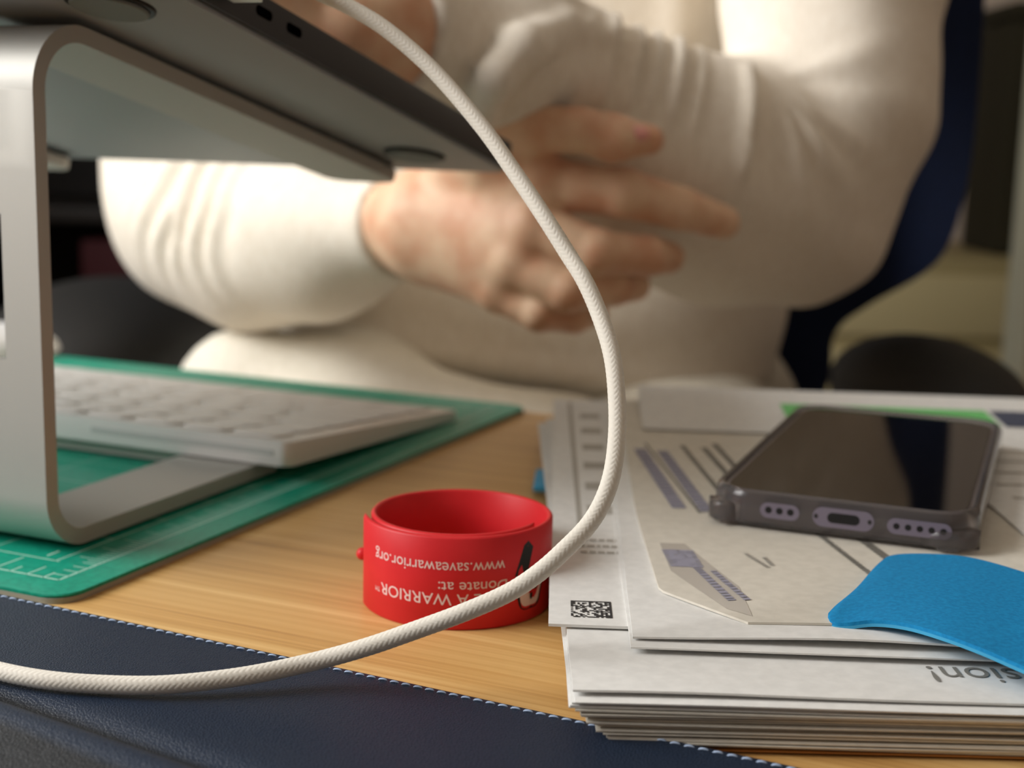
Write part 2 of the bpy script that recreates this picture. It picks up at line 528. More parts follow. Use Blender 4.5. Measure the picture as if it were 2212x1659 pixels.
# ------------------------------------------------------------------ cutting mat
A_MAT = math.radians(-23.6)
cm = tag(empty('cutting_mat', (-0.1190, 0.3562, 0.0), A_MAT), 'green self-healing cutting mat under the keyboard and stand', 'cutting mat')
MW, ML = 0.42, 0.318
ol = rrect(-MW, 0, 0, ML, 0.008, 6)
obj('mat_core', prism(ol, 0.0, 0.0016, name='core'), MT['mat_core'], cm)
ol2 = rrect(-MW + .0002, -.0002, .0002, ML - .0002, 0.008, 6)
obj('mat_surface', prism(ol2, 0.0016, 0.0026, .0003, 1, name='surface'), MT['mat_green'], cm)
def quad_lines(rects, z):
    V = []; F = []
    for x0, x1, y0, y1 in rects:
        o = len(V); V += [(x0, y0, z), (x1, y0, z), (x1, y1, z), (x0, y1, z)]; F.append((o, o + 1, o + 2, o + 3))
    return mesh('print', V, F)
R = []
b0 = 0.0115; lw = 0.00045
R.append((-MW + b0, -b0, b0, b0 + lw * 1.3)); R.append((-b0 - lw * 1.3, -b0, b0, ML - b0))
R.append((-MW + b0, -b0, ML - b0 - lw, ML - b0)); R.append((-MW + b0, -b0 - .012, b0 + .0135, b0 + .0135 + lw)); R.append((-b0 - .0135, -b0 - .0135 + lw, b0 + .0135, ML - b0))
for k in range(1, 148):       # ruler ticks along the right and the near border
    L = .010 if k % 5 == 0 else .0055
    y = b0 + k * .002
    if y < ML - b0 and (k > 8 or k % 2 == 0): R.append((-b0 - L, -b0, y, y + lw * .8))
for k in range(1, 50):
    L = .012 if k % 4 == 0 else (.008 if k % 2 == 0 else .005)
    x = -b0 - k * .0060
    if x > -MW + b0: R.append((x, x + lw, b0, b0 + L))
for k in range(1, 15):
    x = -b0 - .0135 - k * .0254
    R.append((x, x + lw * .8, b0 + .0135, ML - b0))
for k in range(1, 12):
    y = b0 + .0135 + k * .0254
    R.append((-MW + b0, -b0 - .0135, y, y + lw * .8))
R = [r for r in R if r[0] > -MW and r[3] < ML]
obj('printed_grid', quad_lines(R, 0.00264), MT['mat_print'], cm)
for i in range(9):
    v, f = text_mesh(str(i + 1), 0.0075)
    v[:, 2] = 0.00266
    v[:, 0] = -v[:, 0] - 0.0285 - i * 0.0254; v[:, 1] = -v[:, 1] + b0 + .0215
    obj('printed_numeral', mesh('numeral', v, f), MT['mat_print'], cm)

# ------------------------------------------------------------------ laptop stand (local x = w to the right, y = u away from camera)
A_ST = math.radians(-23)
ST0 = (-0.1277, 0.4049, 0.0)
stand = tag(empty('laptop_stand', ST0, A_ST), 'silver aluminium laptop stand bent from one thick plate', 'laptop stand')
TH = 0.005; ZB = 0.0036; SW = 0.205; SL = 0.22
def arc(cx, cz, r, a0, a1, k):
    return [(cx + r * math.cos(math.radians(a0 + (a1 - a0) * i / k)), cz + r * math.sin(math.radians(a0 + (a1 - a0) * i / k))) for i in range(k + 1)]
tilt = math.degrees(math.atan(SL))
def profile(off):
    """mid-surface offset curve (u, z): off = 0 outside face, off = TH inside face"""
    r1 = 0.0165 - off; r2 = 0.019 - off
    p = [(0.105, ZB + off)]
    p += [(u, ZB + off) for u in (0.098, 0.07, 0.04, 0.012)]
    p += arc(0.0003, ZB + 0.0165, r1, 270, 180, 14)
    ztop = 0.1570          # outside plane: z = ztop - SL * u
    # centre of the upper bend: distance r2 below the tilted plane, r2 right of the leg
    cu = -0.0162 + 0.019
    cz = ztop - SL * cu - 0.019 / math.cos(math.radians(tilt))
    p += [(-0.0162 + off, z) for z in (0.045, 0.0605, 0.075, 0.09, 0.1025, 0.115)]
    a = arc(cu, cz, r2, 180, 90 - tilt, 14)
    p += a
    nx, nz = math.sin(math.radians(tilt)), math.cos(math.radians(tilt))
    for u in (0.04, 0.08, 0.12, 0.16, 0.185):
        p.append((u - nx * off, ztop - SL * u - nz * off))
    return p
po, pi_ = profile(0), profile(TH)
def rail(w0, w1, i0, i1):
    V = []; F = []
    for k in range(i0, i1 + 1):
        (uo, zo), (ui, zi) = po[k], pi_[k]
        V += [(w1, uo, zo), (w0, uo, zo), (w0, ui, zi), (w1, ui, zi)]
    n = i1 - i0 + 1
    for k in range(n - 1):
        a = 4 * k; c = a + 4
        for q in range(4):
            F.append((a + q, a + (q + 1) % 4, c + (q + 1) % 4, c + q))
    F.append((3, 2, 1, 0)); F.append(tuple(4 * (n - 1) + q for q in range(4)))
    return mesh('rail', V, F)
N = len(po)
zs = [p[1] for p in po]
i_leg0 = 5 + 15; i_hole0 = i_leg0 + 1; i_hole1 = i_leg0 + 4
i_bend1 = i_leg0 + 6 + 14
RW = 0.033
EW = 0.013
parts = [rail(-RW, 0, 0, i_hole0), rail(-EW, 0, i_hole0, i_hole1), rail(-RW, 0, i_hole1, N - 1),
         rail(-SW, -SW + RW, 0, i_hole0), rail(-SW, -SW + EW, i_hole0, i_hole1), rail(-SW, -SW + RW, i_hole1, N - 1), rail(-SW + RW, -RW, 4, i_hole0), rail(-SW + RW, -RW, i_hole1, i_bend1 + 0), rail(-SW + RW, -RW, 0, 1)]
bm = bmesh.new()
for me in parts:
    bm.from_mesh(me); bpy.data.meshes.remove(me)
# a slot 13 mm from the right side: cut the leg part of each rail back inside the cable opening
bmesh.ops.remove_doubles(bm, verts=bm.verts[:], dist=1e-6)
bmesh.ops.recalc_face_normals(bm, faces=bm.faces[:])
sme = bpy.data.meshes.new('stand_plate'); bm.to_mesh(sme); bm.free(); smooth(sme, 25)
plate = obj('stand_plate', sme, MT['alu'], stand)
# rounded front tabs of the upper rails with the lip that stops the laptop
nx, nz = math.sin(math.radians(tilt)), math.cos(math.radians(tilt))
def on_top(u, off=0.0):
    return (u + nx * off, 0.1570 - SL * u + nz * off)
for w0, w1 in ((-RW, 0), (-SW, -SW + RW)):
    tab = rrect(0, RW, 0, 0.034, 0.009, 6)
    tab = [(x, y if y > 0.015 else max(y, 0.0)) for x, y in tab]
    tab = [p for p in rrect(0, RW, -0.02, 0.0185, 0.008, 6)]
    tab = [(x, max(y, -0.0001)) for x, y in tab]
    me = prism(tab, -TH, 0.0, .0004, 1, name='tab')
    o = obj('front_tab', me, MT['alu'], stand)
    o.location = (w0, on_top(0.1848)[0], on_top(0.1848)[1]); o.rotation_euler = (-math.radians(tilt), 0, 0)
    lip = prism(rrect(0.006, RW - 0.004, 0.0150, 0.0182, 0.0012, 3), 0.0, 0.0085, .0006, 1, name='lip')
    o = obj('front_lip', lip, MT['black'], stand)
    o.location = (w0, on_top(0.1848)[0], on_top(0.1848)[1]); o.rotation_euler = (-math.radians(tilt), 0, 0)
for w0 in (-RW + .008, -SW + .008):
    o = obj('rubber_pad', prism(rrect(0, .017, 0, .12, .004, 4), 0, .0012, name='pad'), MT['black'], stand)
    o.location = (w0, *on_top(0.03)); o.rotation_euler = (-math.radians(tilt), 0, 0)
for w0 in (-.018, -SW + .018):
    for u in (.02, .09):
        obj('rubber_foot', prism([(w0 + .007 * math.cos(a * math.pi / 8), u + .007 * math.sin(a * math.pi / 8)) for a in range(16)], .0026, ZB + .0002, name='foot'), MT['black'], stand)

# ------------------------------------------------------------------ laptop
def lap_pt(w, u, off):     # off = height above the laptop's bottom plane
    return Vector((w, u + nx * off, 0.1595 - SL * u + nz * off))
lap = tag(empty('laptop', ST0, A_ST), 'dark grey laptop tilted forward on the silver stand', 'laptop')
LT = 0.0118
lap_base = empty('tmp'); COL.objects.unlink(lap_base); bpy.data.objects.remove(lap_base)
def lap_obj(name, me, m, parent=lap, w=0.0, u=0.0, off=0.0):
    o = obj(name, me, m, parent)
    if parent is lap:
        o.location = lap_pt(w, u, off); o.rotation_euler = (-math.radians(tilt), 0, 0)
    return o
K = 1 / math.cos(math.radians(tilt))
LW0, LW1, LU0, LU1 = -0.285, 0.047, -0.030 * K, 0.2125 * K
ol = rrect(LW0, LW1, LU0, LU1, 0.007, 8)
olb = rrect(LW0 + .0022, LW1 - .0022, LU0 + .0022, LU1 - .0022, 0.006, 8)
base = lap_obj('laptop_base', prism(ol, 0.0016, LT, .0007, 2, name='base'), MT['space_grey'])
lap_obj('bottom_cover', prism(olb, 0.0, 0.0018, .0006, 2, name='cover'), MT['lap_bottom'])
for w, u in ((0.0185, -0.0055), (-0.2565, -0.0055), (0.0185, 0.178), (-0.2565, 0.178)):
    circ = [(w + .0125 * math.cos(a * math.pi / 16), u * K + .0125 * math.sin(a * math.pi / 16)) for a in range(32)]
    cir2 = [(w + .0108 * math.cos(a * math.pi / 16), u * K + .0108 * math.sin(a * math.pi / 16)) for a in range(32)]
    ft = lap_obj('foot_ring', prism(circ, -.0009, .0003, .0003, 1, name='foot'), MT['black'])
    lap_obj('foot_disc', prism(cir2, -.0019, -.0007, .0003, 1, name='foot'), MT['rubber'])
for u in (0.0415, 0.0255):
    pts = rrect(u * K - .0043, u * K + .0043, .0056, .0086, .00149, 6)
    V = []; n_ = len(pts)
    V = [(LW1 + .00006, p[0], p[1]) for p in pts]
    lap_obj('port', mesh('port', V, [tuple(range(n_))]), MT['hole'])
deck = lap_obj('keyboard_deck', prism(rrect(LW0 + .03, LW1 - .03, LU0 + .02, LU0 + .12, .004, 4), LT, LT + .0004, name='deck'), MT['black'])
# lid, opened back towards the camera, hinge along the rear edge
lid = obj('lid', prism(rrect(LW0, LW1, 0, 0.232, 0.011, 8), -0.0045, 0.0, .0006, 2, name='lid'), MT['space_grey'], lap)
lid.location = lap_pt(0, -0.0275, LT + .0012); lid.rotation_euler = (math.radians(130 - tilt), 0, 0)
scr = obj('screen', prism(rrect(LW0 + .006, LW1 - .006, 0.008, 0.226, 0.006, 6), 0.0, 0.0004, name='screen'), MT['glass'], lid)

# ------------------------------------------------------------------ charging cable
cab = tag(empty('charging_cable', (0, 0, 0)), 'white braided charging cable looping in front of everything', 'cable')
conn_local = lap_pt(LW1, 0.0010, 0.0072)
Rz = Matrix.Rotation(A_ST, 4, 'Z')
def st_world(p):
    return Vector(ST0) + Rz @ Vector(p)
c0 = st_world(conn_local); cdir = Rz @ Vector((1, 0, 0)); cu_ = (st_world(lap_pt(LW1, 0.1, 0.0072)) - c0).normalized(); cn_ = cdir.cross(cu_)
pm = bpy.data.meshes.new('plug')
bm = bmesh.new(); bmesh.ops.create_cube(bm, size=1.0)
for v in bm.verts:
    v.co = Vector((0.0005 + (v.co.x + .5) * 0.0125, v.co.y * 0.0170, v.co.z * 0.0060))
bmesh.ops.bevel(bm, geom=bm.edges[:], offset=.0016, segments=3, affect='EDGES')
bm.to_mesh(pm); bm.free(); smooth(pm, 40)
plug = obj('plug', pm, MT['plug'], cab)
plug.matrix_world = Matrix((cdir, cu_, cn_)).transposed().to_4x4()
plug.location = c0
CP = [tuple(c0 + cdir * 0.010), tuple(c0 + cdir * 0.022 + Vector((0, -.002, 0.001))),
      (-0.0547, 0.3880, 0.1644), (-0.0468, 0.3860, 0.1611), (-0.0358, 0.3810, 0.1548), (-0.0228, 0.3740, 0.1442), (-0.0098, 0.3650, 0.1303), (-0.0009, 0.3580, 0.1188), (0.0074, 0.3500, 0.1074), (0.0128, 0.3450, 0.0995),
      (0.0171, 0.3400, 0.0932), (0.0206, 0.3350, 0.0859), (0.0235, 0.3280, 0.0774), (0.0246, 0.3220, 0.0691), (0.0247, 0.3160, 0.0597), (0.0231, 0.3100, 0.0501), (0.0191, 0.3060, 0.0420),
      (0.0124, 0.3020, 0.0355), (0.0067, 0.3000, 0.0307), (0.0002, 0.2990, 0.0264), (-0.0097, 0.2980, 0.0219), (-0.0202, 0.2985, 0.0174), (-0.0315, 0.2985, 0.0130), (-0.0443, 0.2985, 0.0090),
      (-0.0590, 0.2945, 0.0069), (-0.0748, 0.2915, 0.0058), (-0.0884, 0.2921, 0.0052), (-0.1015, 0.2937, 0.0052), (-0.1145, 0.2985, 0.0051), (-0.1306, 0.3072, 0.0051), (-0.1515, 0.3199, 0.0051)]
path = spline(CP, 60)
seg_len = np.linalg.norm(np.diff(path, axis=0), axis=1); s_cum = np.concatenate([[0], np.cumsum(seg_len)])
step = 0.00019
sN = np.arange(0, s_cum[-1], step)
path = np.stack([np.interp(sN, s_cum, path[:, k]) for k in range(3)], 1)
ker = np.hanning(41); ker /= ker.sum()
sm_path = np.stack([np.convolve(np.pad(path[:, k], 20, 'edge'), ker, 'valid') for k in range(3)], 1)
path = sm_path
T = np.gradient(path, axis=0); T /= np.linalg.norm(T, axis=1)[:, None]
Nn = np.zeros_like(path); nn = np.cross(T[0], [0, 0, 1.0]); Nn[0] = nn / np.linalg.norm(nn)
for i in range(1, len(path)):
    nn = Nn[i - 1] - T[i] * (Nn[i - 1] @ T[i]); Nn[i] = nn / np.linalg.norm(nn)
Bn = np.cross(T, Nn)
SEG = 72
ang = np.linspace(0, 2 * np.pi, SEG, endpoint=False)
S2, A2 = np.meshgrid(sN, ang, indexing='ij')
# herringbone braid: the strands slant one way in one sector round the cord, the other way in the next
pa = 9 * A2 + S2 * 2 * np.pi / 0.00135; pb = -9 * A2 + S2 * 2 * np.pi / 0.00135
rad = 0.00200 + 0.00011 * np.where(np.sin(4.5 * 2 * A2 / 1.5) > 0, np.sqrt(np.abs(np.sin(pa / 2))), np.sqrt(np.abs(np.sin(pb / 2))))
Vc = path[:, None] + (Nn[:, None] * np.cos(ang)[None, :, None] + Bn[:, None] * np.sin(ang)[None, :, None]) * rad[..., None]
ii = np.arange(len(path) - 1)[:, None] * SEG; jj = np.arange(SEG)[None, :]; kk = (jj + 1) % SEG
Fc = np.stack([ii + jj, ii + kk, ii + SEG + kk, ii + SEG + jj], -1).reshape(-1, 4)
obj('braided_cord', fast_mesh('cord', [(Vc.reshape(-1, 3), Fc)]), MT['cable'], cab)

# ------------------------------------------------------------------ keyboard
A_KB = math.radians(-23.5)
KBT = math.atan2(0.0060, 0.126)
kb = tag(empty('keyboard', (-0.0795, 0.4832, 0.0093), A_KB), 'white wireless keyboard propped on the stand base', 'keyboard')
KW, KD = 0.330, 0.140
KH, KT = 0.0092, 0.0050
body = prism(rrect(-KW, 0, 0, KD, 0.0035, 6), 0.0, KH, .0006, 2, name='kb_body')
for v in body.vertices:      # thick at the rear (near the camera), thin in front
    if v.co.z > 0.003: v.co.z -= KT * v.co.y / KD
kbo = obj('body', body, MT['alu_kb'], kb); kbo.rotation_euler = (-KBT, 0, 0)
slot = obj('antenna_slot', prism(rrect(-0.088, -0.006, 0, 0.0020, .0007, 4), -0.0003, 0.0001, name='slot'), MT['slot'], kb)
slot.location = (0, 0.0, 0.0038); slot.rotation_euler = (math.radians(90), 0, 0)
key_cache = {}
def key(x0, x1, y0, y1):
    kx, ky = round(x1 - x0, 5), round(y1 - y0, 5)
    if (kx, ky) not in key_cache:
        me = prism(rrect(0, kx, 0, ky, .0046, 4), 0, .0011, .0002, 1, name='keycap'); me.materials.append(MT['key'])
        key_cache[(kx, ky)] = me
    o = obj('keycap', key_cache[(kx, ky)], None, kb)
    z = KH - KT * (y0) / KD
    p = Vector((x0, y0, z - 0.0001)); p.rotate(Matrix.Rotation(-KBT, 4, 'X'))
    o.location = p; o.rotation_euler = (-KBT - math.atan(KT / KD), 0, 0)
pitch = 0.0222; g = 0.0018
rows = [(0.006, 0.0145, [1] * 14, 0.0), (0.0227, .0208, [1] * 13 + [1.45], 0), (0.0451, .0208, [1.45] + [1] * 13, 0), (0.0675, .0208, [1.75] + [1] * 11 + [1.7], 0), (0.0899, .0208, [2.3] + [1] * 10 + [2.15], 0), (0.1123, .0203, [1, 1, 1, 1.25, 5.2, 1.25, 1, 1, 1, .75], 0)]
for y0, dep, ws, off in rows:
    tot = sum(ws); x = -0.0075
    unit = (KW - 0.015) / tot
    for wk in ws:          # from the right end of the picture to the left
        w_ = wk * unit
        key(x - w_ + g * .5, x - g * .5, y0, y0 + dep)
        x -= w_

# ------------------------------------------------------------------ slap bracelet
BR = Vector((-0.0135, 0.3724, 0.0))
br = tag(empty('slap_bracelet', BR), 'red silicone slap bracelet coiled upright on the bamboo desk', 'bracelet')
BH = 0.0252; BT = 0.0016
def br_r(th):      # th in degrees, unwinding clockwise from the inner end at -25
    return 0.0226 + 0.0035 * (-25 - th) / 505.0
def band():
    V = []; F = []
    n_ = 220
    sec = [(0, 0), (BT * .5, -.0), (BT, .0005), (BT, BH - .0005), (BT * .6, BH), (BT * .4, BH), (0, BH - .0005), (0, .0005)]
    sec = [(0.0, .0006), (.0005, 0), (BT - .0005, 0), (BT, .0006), (BT, BH - .0006), (BT - .0005, BH), (.0005, BH), (0, BH - .0006)]
    for i in range(n_ + 1):
        th = -25 - 505 * i / n_
        a = math.radians(th)
        tap = min(1.0, (i + 0.4) / 4.0, (n_ - i + 0.8) / 3.0)
        for q, z in sec:
            r_ = br_r(th) - BT / 2 + BT / 2 + (q - BT / 2) * tap
            V.append((r_ * math.cos(a), r_ * math.sin(a), z))
    k = len(sec)
    for i in range(n_):
        for j in range(k):
            F.append((i * k + j, (i + 1) * k + j, (i + 1) * k + (j + 1) % k, i * k + (j + 1) % k))
    F.append(tuple(range(k))); F.append(tuple(reversed([n_ * k + j for j in range(k)])))
    bm = bmesh.new()
    vs = [bm.verts.new(v) for v in V]
    for f in F: bm.faces.new([vs[i] for i in f])
    bmesh.ops.recalc_face_normals(bm, faces=bm.faces[:])
    me = bpy.data.meshes.new('band'); bm.to_mesh(me); bm.free()
    return smooth(me, 60)
obj('band', band(), MT['red'], br)
def on_band(phi, z, lift=0.0):      # phi: angle from straight ahead of the camera side, + to the right
    th = -90 + math.degrees(phi) - 360
    r_ = br_r(th) + BT / 2 + lift
    a = math.radians(th)
    return (r_ * math.cos(a), r_ * math.sin(a), z)
R_OUT = br_r(-450) + BT / 2
def band_text(s, phi0, phi1, zbase, height, name='printed_lettering'):
    v, f = text_mesh(s, 1.0)
    w = v[:, 0].max() - v[:, 0].min(); xm = v[:, 0].min()
    span = (phi0 - phi1)
    V = [on_band(phi0 - span * (x - xm) / w, zbase - y * height, 0.00005) for x, y, _ in v]
    return obj(name, mesh('text', V, f), MT['white_print'], br)
d2r = math.radians
band_text('www.saveawarrior.org', d2r(29.5), d2r(-54), BH * 0.735, 0.0046)
band_text('Donate at:', d2r(31), d2r(-9.5), BH * 0.525, 0.0042)
band_text('SAVE A WARRIOR', d2r(33), d2r(-48.5), BH * 0.395, 0.0044)
band_text('TM', d2r(-49.5), d2r(-54), BH * 0.335, 0.0018)
def band_shape(pts, m, lift, name='printed_emblem'):
    V = [on_band(d2r(a), z, lift) for a, z in pts]
    return obj(name, mesh('emblem', V, [tuple(range(len(V)))]), m, br)
def blob(ca, cz, ra, rz, k=20, wob=0.0, ph=0):
    return [(ca + ra * (1 + wob * math.sin(5 * t_ + ph)) * math.cos(t_), cz + rz * (1 + wob * math.sin(5 * t_ + ph)) * math.sin(t_)) for t_ in [2 * math.pi * i / k for i in range(k)]]
band_shape([(36.5, .0135), (43, .0215), (46.5, .0225), (51, .0205), (46, .0125)], MT['black_print'], .00006)
band_shape(blob(49.5, .0088, 12.0, .0056, 28, .06), MT['black_print'], .00005)
band_shape(blob(49.5, .0089, 10.2, .0047, 28, .07), MT['white_print'], .00009)
band_shape(blob(47.5, .0105, 3.0, .0018, 16, .15), MT['green_print'], .00012)
band_shape(blob(54, .0098, 2.2, .0014, 16, .1), MT['green_print'], .00012)
band_shape(blob(50, .0070, 1.2, .0010, 12, .1), MT['black_print'], .00012)
# snap nub near the outer end
nv = on_band(d2r(-84), BH * .52, -.0002)
nub = bmesh.new(); bmesh.ops.create_uvsphere(nub, u_segments=14, v_segments=8, radius=.0018)
nme = bpy.data.meshes.new('nub'); nub.to_mesh(nme); nub.free(); smooth(nme)
no = obj('snap_nub', nme, MT['red'], br); no.location = nv

# ------------------------------------------------------------------ papers
def sheet_mesh(w, l, th, zf, outline=None, nx_=26, ny_=22):
    """paper of thickness th over [0,w]x[0,l], top height zf(x, y)"""
    xs = np.linspace(0, w, nx_); ys = np.concatenate([np.linspace(0, l * .12, ny_ // 2), np.linspace(l * .12, l, ny_ - ny_ // 2 + 1)[1:]])
    V = []; F = []
    nY = len(ys)
    for s_ in (0, 1):
        for y in ys:
            for x in xs:
                px, py = (x, y) if outline is None else outline(x, y)
                V.append((px, py, zf(px, py) - (th if s_ else 0)))
    o = nx_ * nY
    for j in range(nY - 1):
        for i in range(nx_ - 1):
            a = j * nx_ + i
            F.append((a, a + 1, a + nx_ + 1, a + nx_)); F.append((o + a, o + a + nx_, o + a + nx_ + 1, o + a + 1))
    for i in range(nx_ - 1):
        F.append((i, o + i, o + i + 1, i + 1)); a = (nY - 1) * nx_ + i; F.append((a, a + 1, o + a + 1, o + a))
    for j in range(nY - 1):
        a = j * nx_; F.append((a, a + nx_, o + a + nx_, o + a)); a = j * nx_ + nx_ - 1; F.append((a, o + a, o + a + nx_, a + nx_))
    return mesh('sheet', V, F, True, 30)
PG = 'sheets of the thick lower pile'
# heights above the desk of the pile (front edge), z of each sheet's top
NS = 26
PILE_TOP = 0.0122
for k in range(NS):
    t_ = k / (NS - 1)
    z = 0.0009 + t_ * (PILE_TOP - 0.0012 - 0.0009)
    xo = 0.0240 - 0.0085 * min(1, t_ * 1.25) + random.uniform(-.0009, .0009) - (0.0012 if k > 21 else 0)
    yo = 0.2755 + random.uniform(-.0010, .0012) + (0.001 if k < 3 else 0)
    ph = random.uniform(0, 6.3); am = random.uniform(.00006, .00014)
    f_ = lambda x, y, z=z, ph=ph, am=am: z + am * math.sin(x * 55 + ph) * math.exp(-y / .06) + 0.00006 * math.sin(x * 23 + ph * 2)
    me = sheet_mesh(0.210 + random.uniform(-.002, .002), 0.296, 0.00026 if k % 3 else 0.00036, f_)
    m_ = MT['kraft'] if k == 0 else (MT['paper'] if k < 3 or k > 21 else MT['paper2'])
    o = obj('paper_sheet', me, m_, None, (xo, yo, 0), math.radians(random.uniform(-.5, .5)))
    if k == 0:
        o.name = 'kraft_envelope'; tag(o, 'brown kraft envelope at the very bottom of the paper pile', 'envelope')
    else:
        special = {1: 'white sheet directly above the brown kraft envelope at the pile bottom', 2: 'white sheet second above the brown kraft envelope at the pile bottom',
                   NS - 1: 'white sheet directly beneath the one with large grey lettering', NS - 2: 'white sheet second beneath the one with large grey lettering'}
        tag(o, special.get(k, 'pale sheet buried in the middle of the thick lower pile'), 'paper', PG)

def zfun(z0, terms=()):
    return lambda x, y: z0 + sum(a * math.exp(-((x - cx) / sx) ** 2 - ((y - cy) / sy) ** 2) for a, cx, cy, sx, sy in terms)
def bars(items, zf, lift=0.00012, parent=None, m=None, name='printed_lines', seg=0.0028):
    """rows of short dashes that stand for lines of print: (x, y, length, height, angle)"""
    V = []; F = []
    for x, y, L, h_, an in items:
        ca, sa = math.cos(an), math.sin(an); p = 0.0
        while p < L:
            d_ = min(seg * random.uniform(.45, 1.0), L - p)
            o = len(V)
            for a_, b_ in ((p, 0), (p + d_ - .0005, 0), (p + d_ - .0005, h_), (p, h_)):
                X, Y = x + a_ * ca - b_ * sa, y + a_ * sa + b_ * ca
                V.append((X, Y, zf(X, Y) + lift))
            F.append((o, o + 1, o + 2, o + 3)); p += d_ + .0001
    return obj(name, mesh('print', V, F), m, parent)

# top sheet of the lower pile, printed with a word that the blue foam half covers
zs_ = zfun(PILE_TOP, ((.0006, .02, .004, .03, .01), (-.0003, .10, 0, .05, .02)))
ms = tag(obj('letter_sheet', sheet_mesh(.215, .292, .0005, zs_), MT['paper'], None, (0.0145, 0.2780, 0)), 'white sheet with large grey lettering on top of the lower pile', 'paper')
v, f = text_mesh('ssion!', 0.0110)
tx, ty, _ = (0.0945, 0.2968, 0.0124)
wtot = v[:, 0].max()
V = [(tx - 0.0145 + (wtot - x), ty - 0.2780 + 0.0005 - y * 1.15, 0) for x, y, _ in v]
V = [(x, y, zs_(x, y) + .0002) for x, y, _ in V]
obj('printed_word', mesh('word', V, f), MT['ink'], ms)

# envelope with the matrix code, sticking out to the left
zE = zfun(0.0136, ((-.0002, .02, .0, .05, .05),))
e1 = tag(obj('coded_envelope', sheet_mesh(.19, .292, .0007, zE), MT['paper'], None, (0.0101, 0.3160, 0), math.radians(-1.7)), 'white envelope with small square black code jutting out left of the pile', 'envelope')
V = []; F = []
cx0, cy0 = 0.0054, 0.0052; cs = 0.00056; nc, nr = 18, 18
for i in range(nc):
    for j in range(nr):
        on = (j == 0 and False) or i == nc - 1 or j == nr - 1 or (j == 0 and i % 2) or (i == 0 and j % 2) or random.random() < .46
        if on and i < nc and j < nr:
            o = len(V); X, Y = cx0 + i * cs, cy0 + j * cs * 1.2
            V += [(X, Y, zE(X, Y) + .0001), (X + cs, Y, zE(X, Y) + .0001), (X + cs, Y + cs * 1.2, zE(X, Y) + .0001), (X, Y + cs * 1.2, zE(X, Y) + .0001)]; F.append((o, o + 1, o + 2, o + 3))
obj('matrix_code', mesh('code', V, F), MT['ink_dark'], e1)
bars([(.0095, .085, .20, .0016, math.radians(90.5))], zE, m=MT['ink_soft'], parent=e1, seg=.3)
bars([(.0112, .10 + .030 * i, .011, .010, 0) for i in range(6)], zE, m=MT['ink_soft'], parent=e1, seg=.02)
bars([(.0085, .058 + .006 * i, .012, .0022, 0) for i in range(3)], zE, m=MT['ink_soft'], parent=e1)

# folded letter
zL = zfun(0.0147, ((.0016, .050, 0, .035, .02), (.0008, .13, 0, .05, .02)))
l1 = tag(obj('folded_letter', sheet_mesh(.185, .28, .0005, zL), MT['paper'], None, (0.0292, 0.3045, 0), math.radians(-2.2)), 'white folded letter with bulging front edge under the window envelope', 'paper')
zL2 = zfun(0.0139, ())
l2 = tag(obj('folded_letter', sheet_mesh(.185, .28, .0004, zL2), MT['paper'], None, (0.0285, 0.3005, 0), math.radians(-1.8)), 'white letter sheet lying directly beneath the bulging folded letter', 'paper')

# window envelope: its near left corner is cut back obliquely
zW = zfun(0.0154, ((.0014, .045, .0, .035, .03), (.0012, .08, .30, .1, .02)))
def cut(x, y):
    lo = max(0.0, 0.016 * (1 - y / .022)) if y < .022 else 0.0
    lo = 0.0185 * max(0.0, 1 - y / .024) if y < .024 else 0.0
    lo -= .004 * min(1, y / .1)
    return (lo + x * (1 - lo / .2), y)
w1 = tag(obj('window_envelope', sheet_mesh(.2, .285, .0006, zW, cut, 30, 26), MT['paper2'], None, (0.0385, 0.3135, 0), math.radians(-2.5)), 'window envelope with grey address lines under the phone', 'envelope')
def patch(poly, zf, lift, m, parent, name):
    """flat printed or film area that follows the bend of the paper"""
    bm = bmesh.new()
    bm.faces.new([bm.verts.new((x, y, 0)) for x, y in poly])
    bmesh.ops.triangulate(bm, faces=bm.faces[:])
    for _ in range(4):
        bmesh.ops.subdivide_edges(bm, edges=[e_ for e_ in bm.edges if e_.calc_length() > .003], cuts=1)
        bmesh.ops.triangulate(bm, faces=bm.faces[:])
    for v_ in bm.verts: v_.co.z = zf(v_.co.x, v_.co.y) + lift
    me = bpy.data.meshes.new(name); bm.to_mesh(me); bm.free()
    return obj(name, me, m, parent)
patch([(.0145, .0095), (.020, .004), (.0195, .028), (.0085, .066), (.0015, .066), (.003, .040)], zW, .0001, MT['window_film'], w1, 'address_window')
bars([(.0175, .016, .034, .0022, math.radians(103)), (.0212, .0165, .026, .0018, math.radians(104))], zW, .00025, w1, MT['ink_violet'])
bars([(.0060 + .0012 * i, .044, .016, .0028, math.radians(96)) for i in range(6)], zW, .0002, w1, MT['ink_violet'])
bars([(.060, .0275, .085, .0019, math.radians(101)), (.070, .0345, .085, .0030, math.radians(101))], zW, .0002, w1, MT['ink'])
bars([(.0300, .046, .014, .0015, math.radians(110)), (.0315, .048, .008, .0015, math.radians(100))], zW, .0002, w1, MT['ink_soft'], seg=.002)
bars([(.016, .100, .10, .0008, math.radians(97))], zW, .0002, w1, MT['ink'], seg=.3)
bars([(.012, .105, .085, .0045, math.radians(96)), (.020, .102, .085, .0040, math.radians(96))], zW, .0002, w1, MT['ink_violet'], seg=.007)
bars([(.027, .112, .085, .0018, math.radians(96)), (.0345, .115, .080, .0022, math.radians(96)), (.0395, .118, .085, .0022, math.radians(96))], zW, .0002, w1, MT['ink'], seg=.006)
bars([(.050, .135, .05, .002, math.radians(96))], zW, .0002, w1, MT['ink_soft'])

